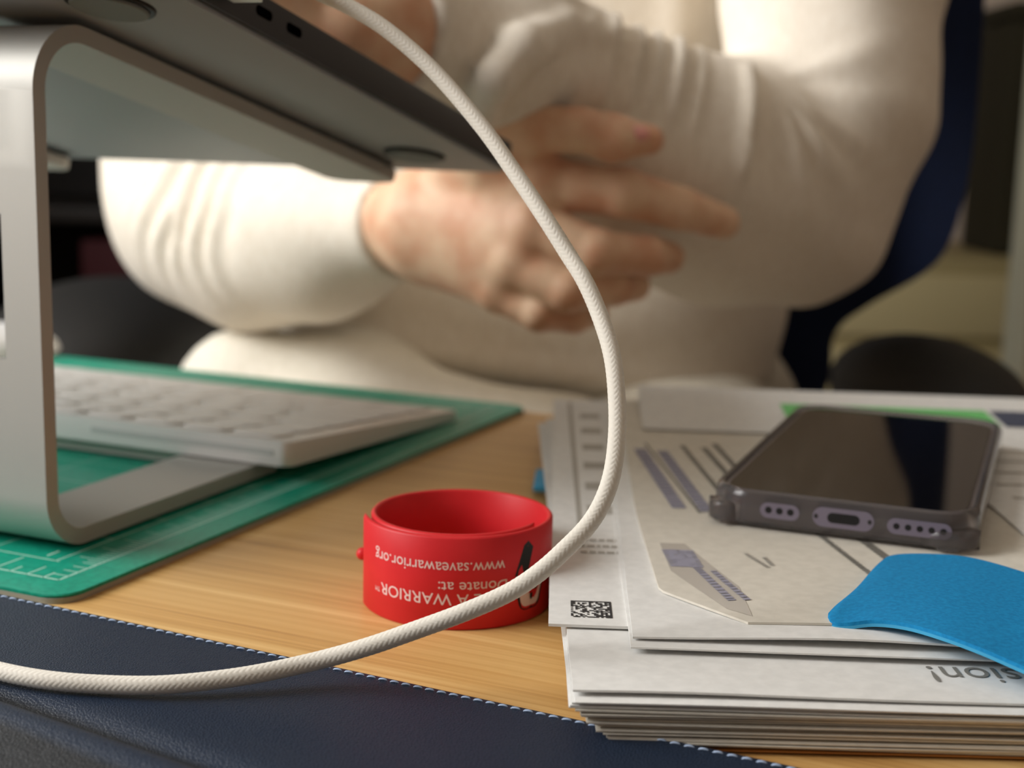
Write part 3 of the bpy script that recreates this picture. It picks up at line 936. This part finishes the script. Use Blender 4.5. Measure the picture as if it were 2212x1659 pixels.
# flyer at the far end, its far edge curling up
zF = lambda x, y: 0.0006 + 0.0045 * max(0, (y - .02) / .06) ** 1.5
fl = tag(obj('flyer', sheet_mesh(.24, .075, .0005, zF, None, 26, 20), MT['paper'], None, (0.052, 0.535, 0.0159), math.radians(-3)), 'white flyer with green and navy band at the far end of the pile', 'paper')
patch([(.060, .026), (.146, .026), (.146, .052), (.060, .052)], zF, .0004, MT['flyer_green'], fl, 'green_band')
patch([(.148, .026), (.235, .026), (.235, .052), (.148, .052)], zF, .0004, MT['flyer_navy'], fl, 'navy_band')
# sheet on the right beyond the phone
zR = zfun(0.0163, ())
rs = tag(obj('statement_sheet', sheet_mesh(.12, .20, .0004, zR), MT['paper'], None, (0.150, 0.345, 0.0), math.radians(-2)), 'white sheet with grey rows peeking out right of the phone', 'paper')
bars([(.010, .02 + .018 * i, .11, .0032, 0) for i in range(9)], zR, .0001, rs, MT['ink_soft'], seg=.3)
# rest of the pile under the flyer, keeps it propped
pr = tag(obj('blue_card', box_mesh(0, .10, 0, .028, 0, .0020, .0005), MT['blue_edge'], None, (0.0085, 0.486, 0.0021), math.radians(-3)), 'thin blue card edge peeking out left under the papers', 'card')
bpy.context.view_layer.update()

# ------------------------------------------------------------------ blue foam sheet
bf = tag(empty('blue_foam_sheet', (0.0907, 0.3231, 0.0150)), 'bright blue foam sheet with rounded corners arched over the papers', 'foam sheet')
def foam(lift, th, name, m):
    near = [(0.0764, 0.3157, 0.0163), (0.0765, 0.3119, 0.0163), (0.0795, 0.3103, 0.0166), (0.0857, 0.3088, 0.0180), (0.0919, 0.3040, 0.0190), (0.0979, 0.2961, 0.0195), (0.1040, 0.2893, 0.0190), (0.1108, 0.2820, 0.0178), (0.1183, 0.2713, 0.0170), (0.1271, 0.2589, 0.0166)]
    far = [(0.0767, 0.3168, 0.0166), (0.0799, 0.3225, 0.0168), (0.0875, 0.3340, 0.0175), (0.0985, 0.3545, 0.0180), (0.1052, 0.3618, 0.0182), (0.1167, 0.3602, 0.0190), (0.1244, 0.3551, 0.0195), (0.1330, 0.3442, 0.0195), (0.1434, 0.3292, 0.0190), (0.1562, 0.3146, 0.0180)]
    a = spline(near, 6); b_ = spline(far, 6)
    o0 = np.array(bf.location)
    V = []; F = []; k = 9; n_ = len(a)
    for s_ in (0, 1):
        for i in range(n_):
            for j in range(k):
                t_ = j / (k - 1)
                p = a[i] * (1 - t_) + b_[i] * t_ - o0
                p[2] += lift - s_ * th + 0.0006 * math.sin(math.pi * t_) * min(1, i / 8)
                V.append(p)
    o = n_ * k
    for i in range(n_ - 1):
        for j in range(k - 1):
            q = i * k + j
            F.append((q, q + k, q + k + 1, q + 1)); F.append((o + q, o + q + 1, o + q + k + 1, o + q + k))
        q = i * k; F.append((q, o + q, o + q + k, q + k)); q = i * k + k - 1; F.append((q, q + k, o + q + k, o + q))
    for j in range(k - 1):
        F.append((j, j + 1, o + j + 1, o + j)); q = (n_ - 1) * k + j; F.append((q, o + q, o + q + 1, q + 1))
    return obj(name, mesh(name, V, F, True, 40), m, bf)
foam(0.0009, 0.0009, 'top_layer', MT['blue'])
foam(0.0, 0.0008, 'bottom_layer', MT['blue_edge'])

# ------------------------------------------------------------------ phone in clear case
ph = tag(empty('smartphone', (0.1224, 0.4576, 0.0160), -0.3745), 'smartphone in a clear case with dark screen facing up', 'smartphone')
PW, PL = 0.0715, 0.147
obj('frame', prism(rrect(-PW / 2, PW / 2, -PL / 2, PL / 2, .0105, 10), .0016, .0096, .0006, 2, name='frame'), MT['phone_frame'], ph)
obj('screen', prism(rrect(-PW / 2 + .0014, PW / 2 - .0014, -PL / 2 + .0014, PL / 2 - .0014, .0092, 10), .0096, .0102, .0003, 2, name='screen'), MT['glass'], ph)
CW, CL = 0.0770, 0.1525
# the case: tray with rounded rim and thicker corners
def case_mesh():
    out = rrect(-CW / 2, CW / 2, -CL / 2, CL / 2, .0135, 10)
    inn = rrect(-PW / 2 - .0001, PW / 2 + .0001, -PL / 2 - .0001, PL / 2 + .0001, .0106, 10)
    def sc(pts, d):
        return [(x - math.copysign(d, x) if abs(x) > .02 else x, y - math.copysign(d, y) if abs(y) > .05 else y) for x, y in pts]
    rings = [(rrect(-CW / 2 + .0022, CW / 2 - .0022, -CL / 2 + .0022, CL / 2 - .0022, .0115, 10), 0.0),
             (rrect(-CW / 2 + .0008, CW / 2 - .0008, -CL / 2 + .0008, CL / 2 - .0008, .0128, 10), .0007),
             (out, .0022), (out, .0088),
             (rrect(-CW / 2 + .0006, CW / 2 - .0006, -CL / 2 + .0006, CL / 2 - .0006, .0129, 10), .0104),
             (rrect(-CW / 2 + .0014, CW / 2 - .0014, -CL / 2 + .0014, CL / 2 - .0014, .0121, 10), .0112),
             (rrect(-CW / 2 + .0024, CW / 2 - .0024, -CL / 2 + .0024, CL / 2 - .0024, .0112, 10), .0110),
             (inn, .0100), (inn, .0015)]
    V = []; F = []; k = len(out)
    for pts, z in rings: V += [(x, y, z) for x, y in pts]
    for r_ in range(len(rings) - 1):
        for j in range(k):
            q = (j + 1) % k; F.append((r_ * k + j, r_ * k + q, (r_ + 1) * k + q, (r_ + 1) * k + j))
    F.append(tuple(reversed(range(k)))); F.append(tuple((len(rings) - 1) * k + j for j in range(k)))
    return mesh('case', V, F, True, 35)
obj('clear_case', case_mesh(), MT['case'], ph)
def end_plate(x0, x1, z0, z1, m, lift, name, parent=ph, r=None):
    r = r or (z1 - z0) * .499
    pts = rrect(x0, x1, z0, z1, r, 6)
    y = -CL / 2 - lift
    return obj(name, mesh(name, [(x, y, z) for x, z in pts], [tuple(range(len(pts)))]), m, parent)
end_plate(-.0225, -.0110, .0036, .0082, MT['port_rim'], .00005, 'speaker_cutout')
end_plate(-.0072, .0102, .0030, .0088, MT['port_rim'], .00005, 'port_cutout')
end_plate(.0138, .0315, .0034, .0080, MT['port_rim'], .00005, 'speaker_cutout')
end_plate(-.0030, .0062, .0044, .0074, MT['black'], .0001, 'charging_port')
for x in (-.0200, -.0168, -.0136): end_plate(x - .0010, x + .0010, .0050, .0070, MT['black'], .0001, 'speaker_hole')
for x in (.0164, .0196, .0228, .0260, .0292): end_plate(x - .0009, x + .0009, .0048, .0066, MT['black'], .0001, 'speaker_hole')
for x in (-.0062, .0090): end_plate(x - .0006, x + .0006, .0052, .0066, MT['ink_dark'], .0001, 'screw')
obj('case_bumper', prism(rrect(-CW / 2 - .0002, -CW / 2 + .010, -CL / 2 - .0003, -CL / 2 + .010, .0048, 6), .0006, .0070, .0016, 3, name='bumper'), MT['case'], ph)
obj('case_bumper', prism(rrect(CW / 2 - .016, CW / 2 + .0004, -CL / 2 - .0006, -CL / 2 + .012, .0055, 6), .0004, .0058, .0022, 3, name='bumper'), MT['case'], ph)

# ------------------------------------------------------------------ person
person = tag(empty('person', (0.0, 1.0, FZ)), 'person in a cream sweater seated behind the desk with crossed arms', 'person')
def pobj(name, me, m, parent=person):
    o = obj(name, me, m, parent)
    o.matrix_parent_inverse = Matrix.Translation((0, -1.0, -FZ))
    return o

# left sleeve (right in the picture)
LA = [(0.1937, 0.9200, 0.3132), (0.1880, 0.8750, 0.2320), (0.1857, 0.8500, 0.1513), (0.1724, 0.8400, 0.0852)]
LA_r = [.066, .062, .0565, .048]
LFo = [(0.1734, 0.8450, 0.0850), (0.1191, 0.8150, 0.1050), (0.0673, 0.7820, 0.1200), (0.0270, 0.7560, 0.1415)]
LFo_r = [.052, .065, .057, .047]
LC = [(0.0265, 0.7520, 0.1547), (-0.0101, 0.7120, 0.1659), (-0.0601, 0.6550, 0.1748)]
LC_r = [.044, .041, .033]
def chain(P, pts, rs, k=.02, d=None):
    for i in range(len(pts) - 1):
        c = cap(P, pts[i], pts[i + 1], rs[i], rs[i + 1])
        d = c if d is None else smin(d, c, k)
    return d
def arc_param(v, pts):
    """nearest point on polyline: arc length, distance vector"""
    pts = [np.array(p) for p in pts]
    best = np.full(len(v), 1e9); s = np.zeros(len(v)); off = np.zeros_like(v); acc = 0.0
    for a, b_ in zip(pts[:-1], pts[1:]):
        ab = b_ - a; L = np.linalg.norm(ab)
        t_ = np.clip((v - a) @ ab / (L * L), 0, 1); q = v - (a + t_[:, None] * ab); dd = np.linalg.norm(q, axis=1)
        m_ = dd < best; best[m_] = dd[m_]; s[m_] = acc + t_[m_] * L; off[m_] = q[m_]; acc += L
    return s, off
def ridges(s, centres):
    d = np.zeros_like(s)
    for c, w, a in centres: d += a * np.exp(-((s - c) / w) ** 2)
    return d

def fL(P):
    d = chain(P, LA, LA_r, .03)
    d = smin(d, chain(P, LFo, LFo_r, .03), .012)
    c = chain(P, LC, LC_r, .02)
    # open cuff: cut off square at the wrist end
    a = np.array(LC[-1], np.float32); n_ = a - np.array(LC[-2], np.float32); n_ /= np.linalg.norm(n_)
    c = np.maximum(c, (P - a) @ n_)
    d = smin(d, c, .006)
    rim = chain(P, [(-0.0184, 0.6610, 0.1337), (-0.0110, 0.6450, 0.1544), (0.0002, 0.6550, 0.1696), (0.0201, 0.6900, 0.1794), (0.0487, 0.7300, 0.1757)], [.008, .0092, .0098, .0098, .008], .006)
    return smin(d, rim, .003)
v, f = surfnet(fL, (-0.16, 0.58, -0.06), (0.36, 1.03, 0.36), .0030)
nrm = vnormals(v, f)
s, off = arc_param(v, LFo)
tot = sum(np.linalg.norm(np.array(a) - np.array(b_)) for a, b_ in zip(LFo[:-1], LFo[1:]))
camside = np.clip(-nrm[:, 1] * .8 + .35 + .5 * nrm[:, 2], 0, 1)
def stp(x, a, b_): 
    t_ = np.clip((x - a) / (b_ - a), 0, 1); return t_ * t_ * (3 - 2 * t_)
# pleats gathered across the forearm: (x, width, height, lower end, upper end)
pl = np.zeros(len(v))
for c, w, a, zl, zh in ((.0425, .0032, .0046, .140, .19), (.0565, .0034, .0046, .138, .19), (.0690, .0028, .0034, .142, .19), (.0815, .0032, .0044, .136, .185), (.0945, .0030, .0022, .13, .18), (.1195, .0036, .0062, .112, .168), (.0300, .003, .0020, .15, .19),
                        (.0495, .0028, -.0026, .138, .19), (.0632, .0026, -.0024, .138, .19), (.0755, .0026, -.0022, .138, .19), (.0885, .0028, -.0024, .136, .185), (.1265, .0040, -.0030, .112, .166)):
    xx = v[:, 0] - .20 * (v[:, 2] - .16)
    if c > .11: xx = v[:, 0] - .10 * (v[:, 2] - .14)
    pl += a * np.exp(-((xx - c) / w) ** 2) * stp(v[:, 2], zl - .008, zl + .010) * (1 - stp(v[:, 2], zh - .004, zh + .006))
v = v + nrm * (pl * camside * (v[:, 1] < .86))[:, None]
# creases fanning from the inner elbow over the upper arm
E0 = np.array((0.1376, 0.7750, 0.1627))
q = v - E0
rr = np.sqrt(q[:, 0] ** 2 + q[:, 2] ** 2); th = np.degrees(np.arctan2(q[:, 2], q[:, 0]))
fan = sum(a * np.exp(-((th - c) / w) ** 2) for c, w, a in ((-74, 5, .0040), (-54, 4.5, .0042), (-33, 5, .0032), (-64, 4, -.0026), (-43, 4, -.0026), (18, 8, .0022), (0, 7, -.0016)))
v = v + nrm * (fan * np.exp(-((rr - .042) / .030) ** 2) * stp(rr, .006, .016) * np.clip(-nrm[:, 1], 0, 1))[:, None]
v = v + nrm * (0.0012 * np.sin(v[:, 0] * 90 + v[:, 2] * 60) * np.sin(v[:, 2] * 70 - v[:, 0] * 20))[:, None]
sleeveL = (v, f)

# right sleeve (left in the picture)
RA = [(-0.1931, 0.9900, 0.3179), (-0.2036, 0.9600, 0.2143), (-0.2074, 0.9300, 0.1286), (-0.2014, 0.9000, 0.0771)]
RA_r = [.072, .066, .060, .054]
RF = [(-0.2014, 0.9000, 0.0771), (-0.1593, 0.8650, 0.0642), (-0.1121, 0.8150, 0.0714), (-0.0615, 0.7520, 0.0807)]
RF_r = [.054, .053, .045, .0285]
def fR(P):
    d = chain(P, RA, RA_r, .03)
    d = chain(P, RF, RF_r, .03, d)
    a = np.array(RF[-1], np.float32); n_ = a - np.array(RF[-2], np.float32); n_ /= np.linalg.norm(n_)
    g_ = (P - a) @ n_
    near = np.sqrt(((P - a) ** 2).sum(-1)) < .07
    return np.where(near, np.maximum(d, g_), d)
v, f = surfnet(fR, (-0.34, 0.67, -0.06), (-0.03, 1.10, 0.36), .0030)
nrm = vnormals(v, f)
s, off = arc_param(v, RF)
cs_ = np.clip(-nrm[:, 1] + .2, 0, 1) * np.clip((off[:, 2] + .045) / .05, 0, 1)
wob = .12 * off[:, 2] + .003 * np.sin(off[:, 2] * 80)
pl = ridges(s - wob, [(.020, .006, .0035), (.040, .006, .0038), (.058, .0055, .0040), (.076, .0055, .0040), (.094, .006, .0042), (.008, .005, .003)])
pl += ridges(s - wob, [(.031, .0035, -.0022), (.049, .0035, -.0025), (.067, .0035, -.0028), (.085, .0035, -.0028), (.105, .006, -.0015)])
onf = np.clip((s - .001) / .004, 0, 1)
v = v + nrm * (pl * cs_ * onf)[:, None]
v = v + nrm * (0.0012 * np.sin(v[:, 0] * 80 + v[:, 2] * 50) * np.sin(v[:, 2] * 60 - v[:, 0] * 30))[:, None]
sleeveR = (v, f)

# torso of the sweater
TC = (0.012, 1.035)
def fT(P):
    x = (P[..., 0] - TC[0]); y = P[..., 1] - TC[1]; z = P[..., 2]
    wdt = .178 + .02 * np.clip((z - .05) / .3, 0, 1) + .014 * np.exp(-((z - .015) / .05) ** 2)
    dep = .122 + .030 * np.exp(-((z - .01) / .07) ** 2) + .01 * np.clip((z - .1) / .2, 0, 1)
    k = np.sqrt((x / wdt) ** 2 + (y / dep) ** 2)
    d = (k - 1) * .12
    d = np.maximum(d, -(z + .045)) ; d = smin(d, ell(P, (TC[0], TC[1], .36), (.20, .11, .10)), .03)
    d = np.maximum(d, z - .44)
    return d
v, f = surfnet(fT, (-0.28, 0.82, -0.07), (0.30, 1.26, 0.46), .005)
nrm = vnormals(v, f)
front = np.clip(-nrm[:, 1], 0, 1)
fold = .006 * np.exp(-((v[:, 2] + .012 + .10 * (v[:, 0] + .06)) / .010) ** 2) - .006 * np.exp(-((v[:, 2] + .030 + .12 * (v[:, 0] + .06)) / .008) ** 2)
fold += .004 * np.sin(v[:, 0] * 26 + v[:, 2] * 18) * np.exp(-((v[:, 2] - .01) / .05) ** 2)
fold += .005 * np.exp(-((v[:, 0] - .10) / .012) ** 2) * (v[:, 2] > .1)
v = v + nrm * (fold * front)[:, None]
torso = (v, f)
pobj('sweater', fast_mesh('sweater', [sleeveL, sleeveR, torso]), MT['sweater'])

# trousers: lap and thighs
def fP(P):
    d = smin(cap(P, (-.095, 1.02, -.075), (-.125, 0.72, -.108), .095, .076), cap(P, (-.125, .72, -.108), (-.115, .64, -.135), .076, .072), .02)
    d = smin(d, cap(P, (.10, 1.04, -.10), (.14, 0.66, -.135), .098, .075), .03)
    d = smin(d, cap(P, (-.10, 1.08, -.11), (.12, 1.08, -.11), .11, .11), .05)
    d = smin(d, cap(P, (-.160, .865, -.045), (.03, .845, -.073), .052, .046), .02)    # cloth bunched over the lap
    d = smin(d, cap(P, (-.105, .66, -.135), (-.11, .62, -.66), .072, .05), .03)
    d = smin(d, cap(P, (.14, .66, -.135), (.15, .62, -.66), .072, .05), .03)
    return d
v, f = surfnet(fP, (-0.26, 0.50, -0.73), (0.28, 1.24, 0.02), .008)
nrm = vnormals(v, f)
v = v + nrm * (.004 * np.sin(v[:, 0] * 35 + v[:, 1] * 28) * np.sin(v[:, 1] * 31 - v[:, 0] * 12))[:, None]
pobj('trousers', fast_mesh('trousers', [(v, f)]), MT['trousers'])

# body: gripping right hand, left hand on the laptop, and the hidden rest
def fH(P):
    W0, W1 = (-0.0804, 0.7700, 0.0787), (-0.0516, 0.7420, 0.0820)
    d = cap(P, W0, W1, .0245, .0250)
    # back of the hand: four metacarpals
    mc = [((0.0141, 0.7000, 0.1054), .0132), ((0.0082, 0.6920, 0.0846), .0130), ((-0.0001, 0.6940, 0.0668), .0125), ((-0.0078, 0.7030, 0.0517), .0115)]
    st = [(-0.0452, 0.7350, 0.0928), (-0.0460, 0.7300, 0.0845), (-0.0460, 0.7320, 0.0772), (-0.0449, 0.7360, 0.0708)]
    for (e_, r_), s_ in zip(mc, st):
        d = smin(d, cap(P, s_, e_, .0190, r_), .014)
    fingers = [
        [(0.0141, 0.7000, 0.1054), (0.0523, 0.6920, 0.1025), (0.0821, 0.7000, 0.0952), (0.1055, 0.7120, 0.0881)],
        [(0.0082, 0.6920, 0.0846), (0.0400, 0.6800, 0.0737), (0.0663, 0.6940, 0.0714), (0.0789, 0.7160, 0.0692)],
        [(-0.0001, 0.6940, 0.0668), (0.0267, 0.6820, 0.0539), (0.0499, 0.6980, 0.0546), (0.0629, 0.7220, 0.0534)],
        [(-0.0078, 0.7030, 0.0517), (0.0128, 0.6920, 0.0417), (0.0307, 0.7020, 0.0390), (0.0424, 0.7220, 0.0388)]]
    radii = [(.0132, .0120, .0106, .0086), (.0130, .0110, .0098, .0084), (.0125, .0100, .0090, .0080), (.0115, .0090, .0082, .0072)]
    for pts, rs in zip(fingers, radii):
        fd = None
        for i in range(3):
            c = cap(P, pts[i], pts[i + 1], rs[i], rs[i + 1])
            fd = c if fd is None else smin(fd, c, .003)
        # knuckle and middle joint
        fd = smin(fd, cap(P, pts[0], tuple(np.array(pts[0]) + (0.0005, -.003, .002)), rs[0] * .80, rs[0] * .72), .004)
        fd = smin(fd, cap(P, pts[1], tuple(np.array(pts[1]) + (0, -.0016, 0)), rs[1] * .92, rs[1] * .88), .003)
        d = smin(d, fd, .0035)
    th_ = [(-0.0281, 0.7240, 0.1114), (-0.0067, 0.6940, 0.1303), (0.0257, 0.6800, 0.1333), (0.0457, 0.6780, 0.1289), (0.0633, 0.6820, 0.1285)]
    tr = [.0205, .0145, .0104, .0106, .0074]
    td = None
    for i in range(4):
        c = cap(P, th_[i], th_[i + 1], tr[i], tr[i + 1]); td = c if td is None else smin(td, c, .006)
    d = smin(d, td, .006)
    # web between thumb and index
    d = smin(d, cap(P, (-0.0112, 0.7060, 0.1168), (0.0040, 0.7000, 0.1120), .0165, .0140), .012)
    return d
v, f = surfnet(fH, (-0.10, 0.655, -0.02), (0.135, 0.80, 0.145), .0015)
handR = (v, f)
def fHL(P):
    d = cap(P, (-0.0487, 0.6680, 0.1741), (-0.0641, 0.6480, 0.1746), .026, .0250)
    d = smin(d, cap(P, (-0.0640, 0.6480, 0.1733), (-0.0786, 0.6220, 0.1695), .0255, .0230), .015)
    fing = [[(-0.0784, 0.6200, 0.1666), (-0.0933, 0.6060, 0.1714), (-0.1047, 0.5980, 0.1739), (-0.1113, 0.5920, 0.1721)], [(-0.0784, 0.6200, 0.1748), (-0.0952, 0.6060, 0.1820), (-0.1075, 0.5980, 0.1832), (-0.1137, 0.5900, 0.1804)],
            [(-0.0782, 0.6260, 0.1835), (-0.0962, 0.6120, 0.1929), (-0.1082, 0.6020, 0.1941), (-0.1144, 0.5940, 0.1904)], [(-0.0763, 0.6360, 0.1911), (-0.0927, 0.6220, 0.2024), (-0.1030, 0.6120, 0.2037), (-0.1077, 0.6050, 0.2002)],
            [(-0.0669, 0.6360, 0.1639), (-0.0806, 0.6140, 0.1591), (-0.0888, 0.6020, 0.1613), (-0.0937, 0.5960, 0.1635)]]
    for pts in fing:
        d = smin(d, cap(P, tuple(np.array((-0.0648, 0.6450, 0.1751)) * .6 + np.array(pts[0]) * .4), pts[0], .0150, .0105), .008)
        fd = None
        for a_, b_, ra, rb in zip(pts[:-1], pts[1:], (.0105, .0094, .0086), (.0094, .0086, .0070)):
            c = cap(P, a_, b_, ra, rb); fd = c if fd is None else smin(fd, c, .003)
        d = smin(d, fd, .0035)
    return d
v, f = surfnet(fHL, (-0.15, 0.565, 0.10), (-0.01, 0.70, 0.27), .0017)
handL = (v, f)
def fB(P):
    d = ell(P, (TC[0], TC[1], .18), (.15, .09, .26))
    d = smin(d, cap(P, (TC[0], TC[1], .36), (TC[0], TC[1] - .01, .50), .06, .055), .04)
    h_ = ell(P, (TC[0], TC[1] - .03, .60), (.075, .095, .115))
    h_ = smin(h_, ell(P, (TC[0], TC[1] - .08, .535), (.045, .04, .045)), .03)
    h_ = smin(h_, cap(P, (TC[0], TC[1] - .118, .615), (TC[0], TC[1] - .138, .585), .008, .012), .012)
    for sx in (-1, 1):
        h_ = smin(h_, ell(P, (TC[0] + sx * .078, TC[1] - .02, .595), (.012, .02, .032)), .008)
        h_ = np.maximum(h_, -ell(P, (TC[0] + sx * .032, TC[1] - .135, .615), (.016, .018, .009)))
    h_ = np.maximum(h_, -ell(P, (TC[0], TC[1] - .128, .545), (.022, .012, .003)))
    d = smin(d, h_, .03)
    for A_, r_ in ((LA, .04), (RA, .04)):
        d = smin(d, chain(P, A_, [r_] * 4, .02), .03)
    d = smin(d, chain(P, LFo, [.036, .034, .032, .03], .02), .02); d = smin(d, chain(P, LC, [.03, .028, .026], .02), .02)
    d = smin(d, chain(P, RF, [.036, .034, .03, .024], .02), .02)
    return d
v, f = surfnet(fB, (-0.33, 0.60, -0.10), (0.34, 1.20, 0.74), .007)
pobj('body', fast_mesh('body', [handR, handL, (v, f)]), MT['skin'])
def fHair(P):
    d = ell(P, (TC[0], TC[1] - .012, .625), (.084, .10, .108))
    return np.maximum(d, (P[..., 1] - (TC[1] - .075)) * -1 - (P[..., 2] - .66) * .9)
v, f = surfnet(fHair, (-0.1, 0.88, 0.5), (0.12, 1.16, 0.75), .006)
pobj('hair', fast_mesh('hair', [(v, f)]), MT['hair'])
def fN(P):
    return ell(P, (0.0548, 0.6730, 0.1309), (.0080, .0032, .0042))
v, f = surfnet(fN, (0.035, 0.655, 0.100), (0.085, 0.69, 0.145), .0008)
pobj('thumbnail', fast_mesh('nail', [(v, f)]), MT['nail'])

# ------------------------------------------------------------------ chair
ch = tag(empty('office_chair', (0.02, 1.10, FZ)), 'navy office chair with black armrests behind the person', 'chair')
def cobj(name, me, m):
    o = obj(name, me, m, ch); o.matrix_parent_inverse = Matrix.Translation((-0.02, -1.10, -FZ)); return o
outl = [(0.327, 0.55), (0.330, 0.30), (0.3315, 0.18), (0.3300, 0.11), (0.323, 0.060), (0.310, 0.034), (0.279, 0.004), (0.260, -0.022), (0.25, -0.08), (0.16, -0.13),
        (-0.16, -0.13), (-0.24, -0.08), (-0.27, -0.02), (-0.30, 0.06), (-0.31, 0.3), (-0.30, 0.55), (-0.2, 0.62), (0.22, 0.62)]
def shell():
    ol_ = spline([(x, 0, z) for x, z in outl] + [(outl[0][0], 0, outl[0][1])], 5)[:-1]
    Yf = lambda x: 1.225 - 0.225 * min(1.0, (abs(x - .012) / .33) ** 2.2)
    c = np.array([.012, 0, .25]); V = []; F = []; rings = [1.0, .85, .6, .3, .05]
    n_ = len(ol_)
    for side, dy in ((0, 0.0), (1, .035)):
        for r_ in rings:
            for p in ol_:
                q = c + (p - c) * r_
                V.append((q[0], Yf(q[0]) + dy + (0.010 if r_ == 1.0 and side == 0 else 0) - (0.010 if r_ == 1.0 and side == 1 else 0), q[2]))
    m_ = len(rings)
    for side in (0, 1):
        b_ = side * m_ * n_
        for i in range(m_ - 1):
            for j in range(n_):
                k = (j + 1) % n_
                q = (b_ + i * n_ + j, b_ + i * n_ + k, b_ + (i + 1) * n_ + k, b_ + (i + 1) * n_ + j)
                F.append(q if side else q[::-1])
        q = tuple(b_ + (m_ - 1) * n_ + j for j in range(n_)); F.append(q if side else q[::-1])
    for j in range(n_):
        k = (j + 1) % n_; F.append((j, k, m_ * n_ + k, m_ * n_ + j))
    return mesh('shell', V, F, True, 60)
cobj('backrest', shell(), MT['navy_fabric'])
cobj('seat', box_mesh(-.25, .27, .72, 1.2, -.30, -.22, .03, 4), MT['navy_fabric'])
def arm_pad(c, r, name='armrest'):
    v, f = surfnet(lambda P: ell(P, c, r), np.array(c) - np.array(r) - .01, np.array(c) + np.array(r) + .01, .006)
    return cobj(name, fast_mesh('pad', [(v, f)]), MT['black_soft'])
arm_pad((0.272, 0.90, -0.030), (0.058, 0.12, 0.036))
arm_pad((-0.300, 1.01, -0.030), (0.083, 0.14, 0.050))
for sx in (.272, -.300):
    cobj('armrest_post', box_mesh(sx - .02, sx + .02, .96, 1.02, -.30, -.04, .006), MT['black'])
cobj('gas_column', tube([(0.01, .97, -.30), (0.01, .97, -.62)], .028, 16), MT['black'])
for k in range(5):
    a = k * 2 * math.pi / 5 + .3
    cobj('base_spoke', tube([(0.01, .97, -.62), (0.01 + .28 * math.cos(a), .97 + .28 * math.sin(a), -.68)], [.024, .016], 10), MT['black'])
    cobj('caster', tube([(0.01 + .28 * math.cos(a) - .02, .97 + .28 * math.sin(a), FZ + .028), (0.01 + .28 * math.cos(a) + .02, .97 + .28 * math.sin(a), FZ + .028)], .028, 16), MT['black'])

# ------------------------------------------------------------------ background furniture
cabn = tag(empty('dark_cabinet', (-0.62, 1.95, FZ)), 'dark cabinet standing in shade behind the left elbow', 'cabinet')
obj('carcass', merge([box_mesh(-.32, .50, .02, .40, 0, .03), box_mesh(-.32, -.30, .0, .40, .03, 1.6), box_mesh(.48, .50, 0, .40, .03, 1.6), box_mesh(-.30, .48, .38, .40, .03, 1.6), box_mesh(-.32, .50, 0, .40, 1.6, 1.63)]), MT['dark_wood'], cabn)
for z in (.30, .52, .738, 1.05, 1.32):
    obj('shelf', box_mesh(-.30, .48, .01, .38, z, z + .022, .002), MT['dark_wood'], cabn)
bx = tag(obj('storage_box', box_mesh(-.12, .12, -.1, .1, 0, .17, .004), MT['maroon'], None, (-0.50, 2.08, FZ + .542)), 'dark maroon box on a shelf of the dark cabinet', 'box')
ms_ = tag(empty('computer_mouse', (-0.288, 0.748, 0.0027), A_MAT), 'rounded white computer mouse at far left behind the stand leg', 'computer mouse')
v, f = surfnet(lambda P: np.maximum(ell(P, (0, 0, 0), (.029, .050, .019)), -P[..., 2]), (-.04, -.065, -.004), (.04, .065, .03), .0025)
obj('shell', fast_mesh('mouse', [(v, f)]), MT['white'], ms_)

dr = tag(empty('drawer_chest', (0.80, 2.35, FZ)), 'low tan chest of drawers against the back wall at right', 'chest')
obj('carcass', box_mesh(-.40, .40, .012, .45, 0, .69, .004), MT['tan2'], dr)
for k in range(5):
    obj('drawer', box_mesh(-.39, .39, 0, .02, .66 - .13 * k - .105, .66 - .13 * k, .004), MT['tan'], dr)
tall = tag(empty('storage_tower', (0.878, 2.42, -0.05)), 'dark olive tall narrow case standing on the tan chest', 'case')
obj('case_body', box_mesh(-.045, .10, 0, .2, 0, .40, .012, 3), MT['olive'], tall)
obj('case_lid', box_mesh(-.047, .102, -.002, .202, .401, .43, .008, 3), MT['olive'], tall)
dp = tag(empty('door_panel', (0.632, 1.78, FZ)), 'pale sage painted door standing open at the right edge', 'door')
obj('panel', box_mesh(0, .035, 0, .75, 0.01, 2.0, .003), MT['sage'], dp, None, math.radians(-52))
obj('handle', tube([(.0, .0, .98), (-.04, 0, .98), (-.045, .05, .98), (-.045, .11, .98)], .008, 10), MT['alu'], dp, None, math.radians(-52)).location = (.50, .38, 0)
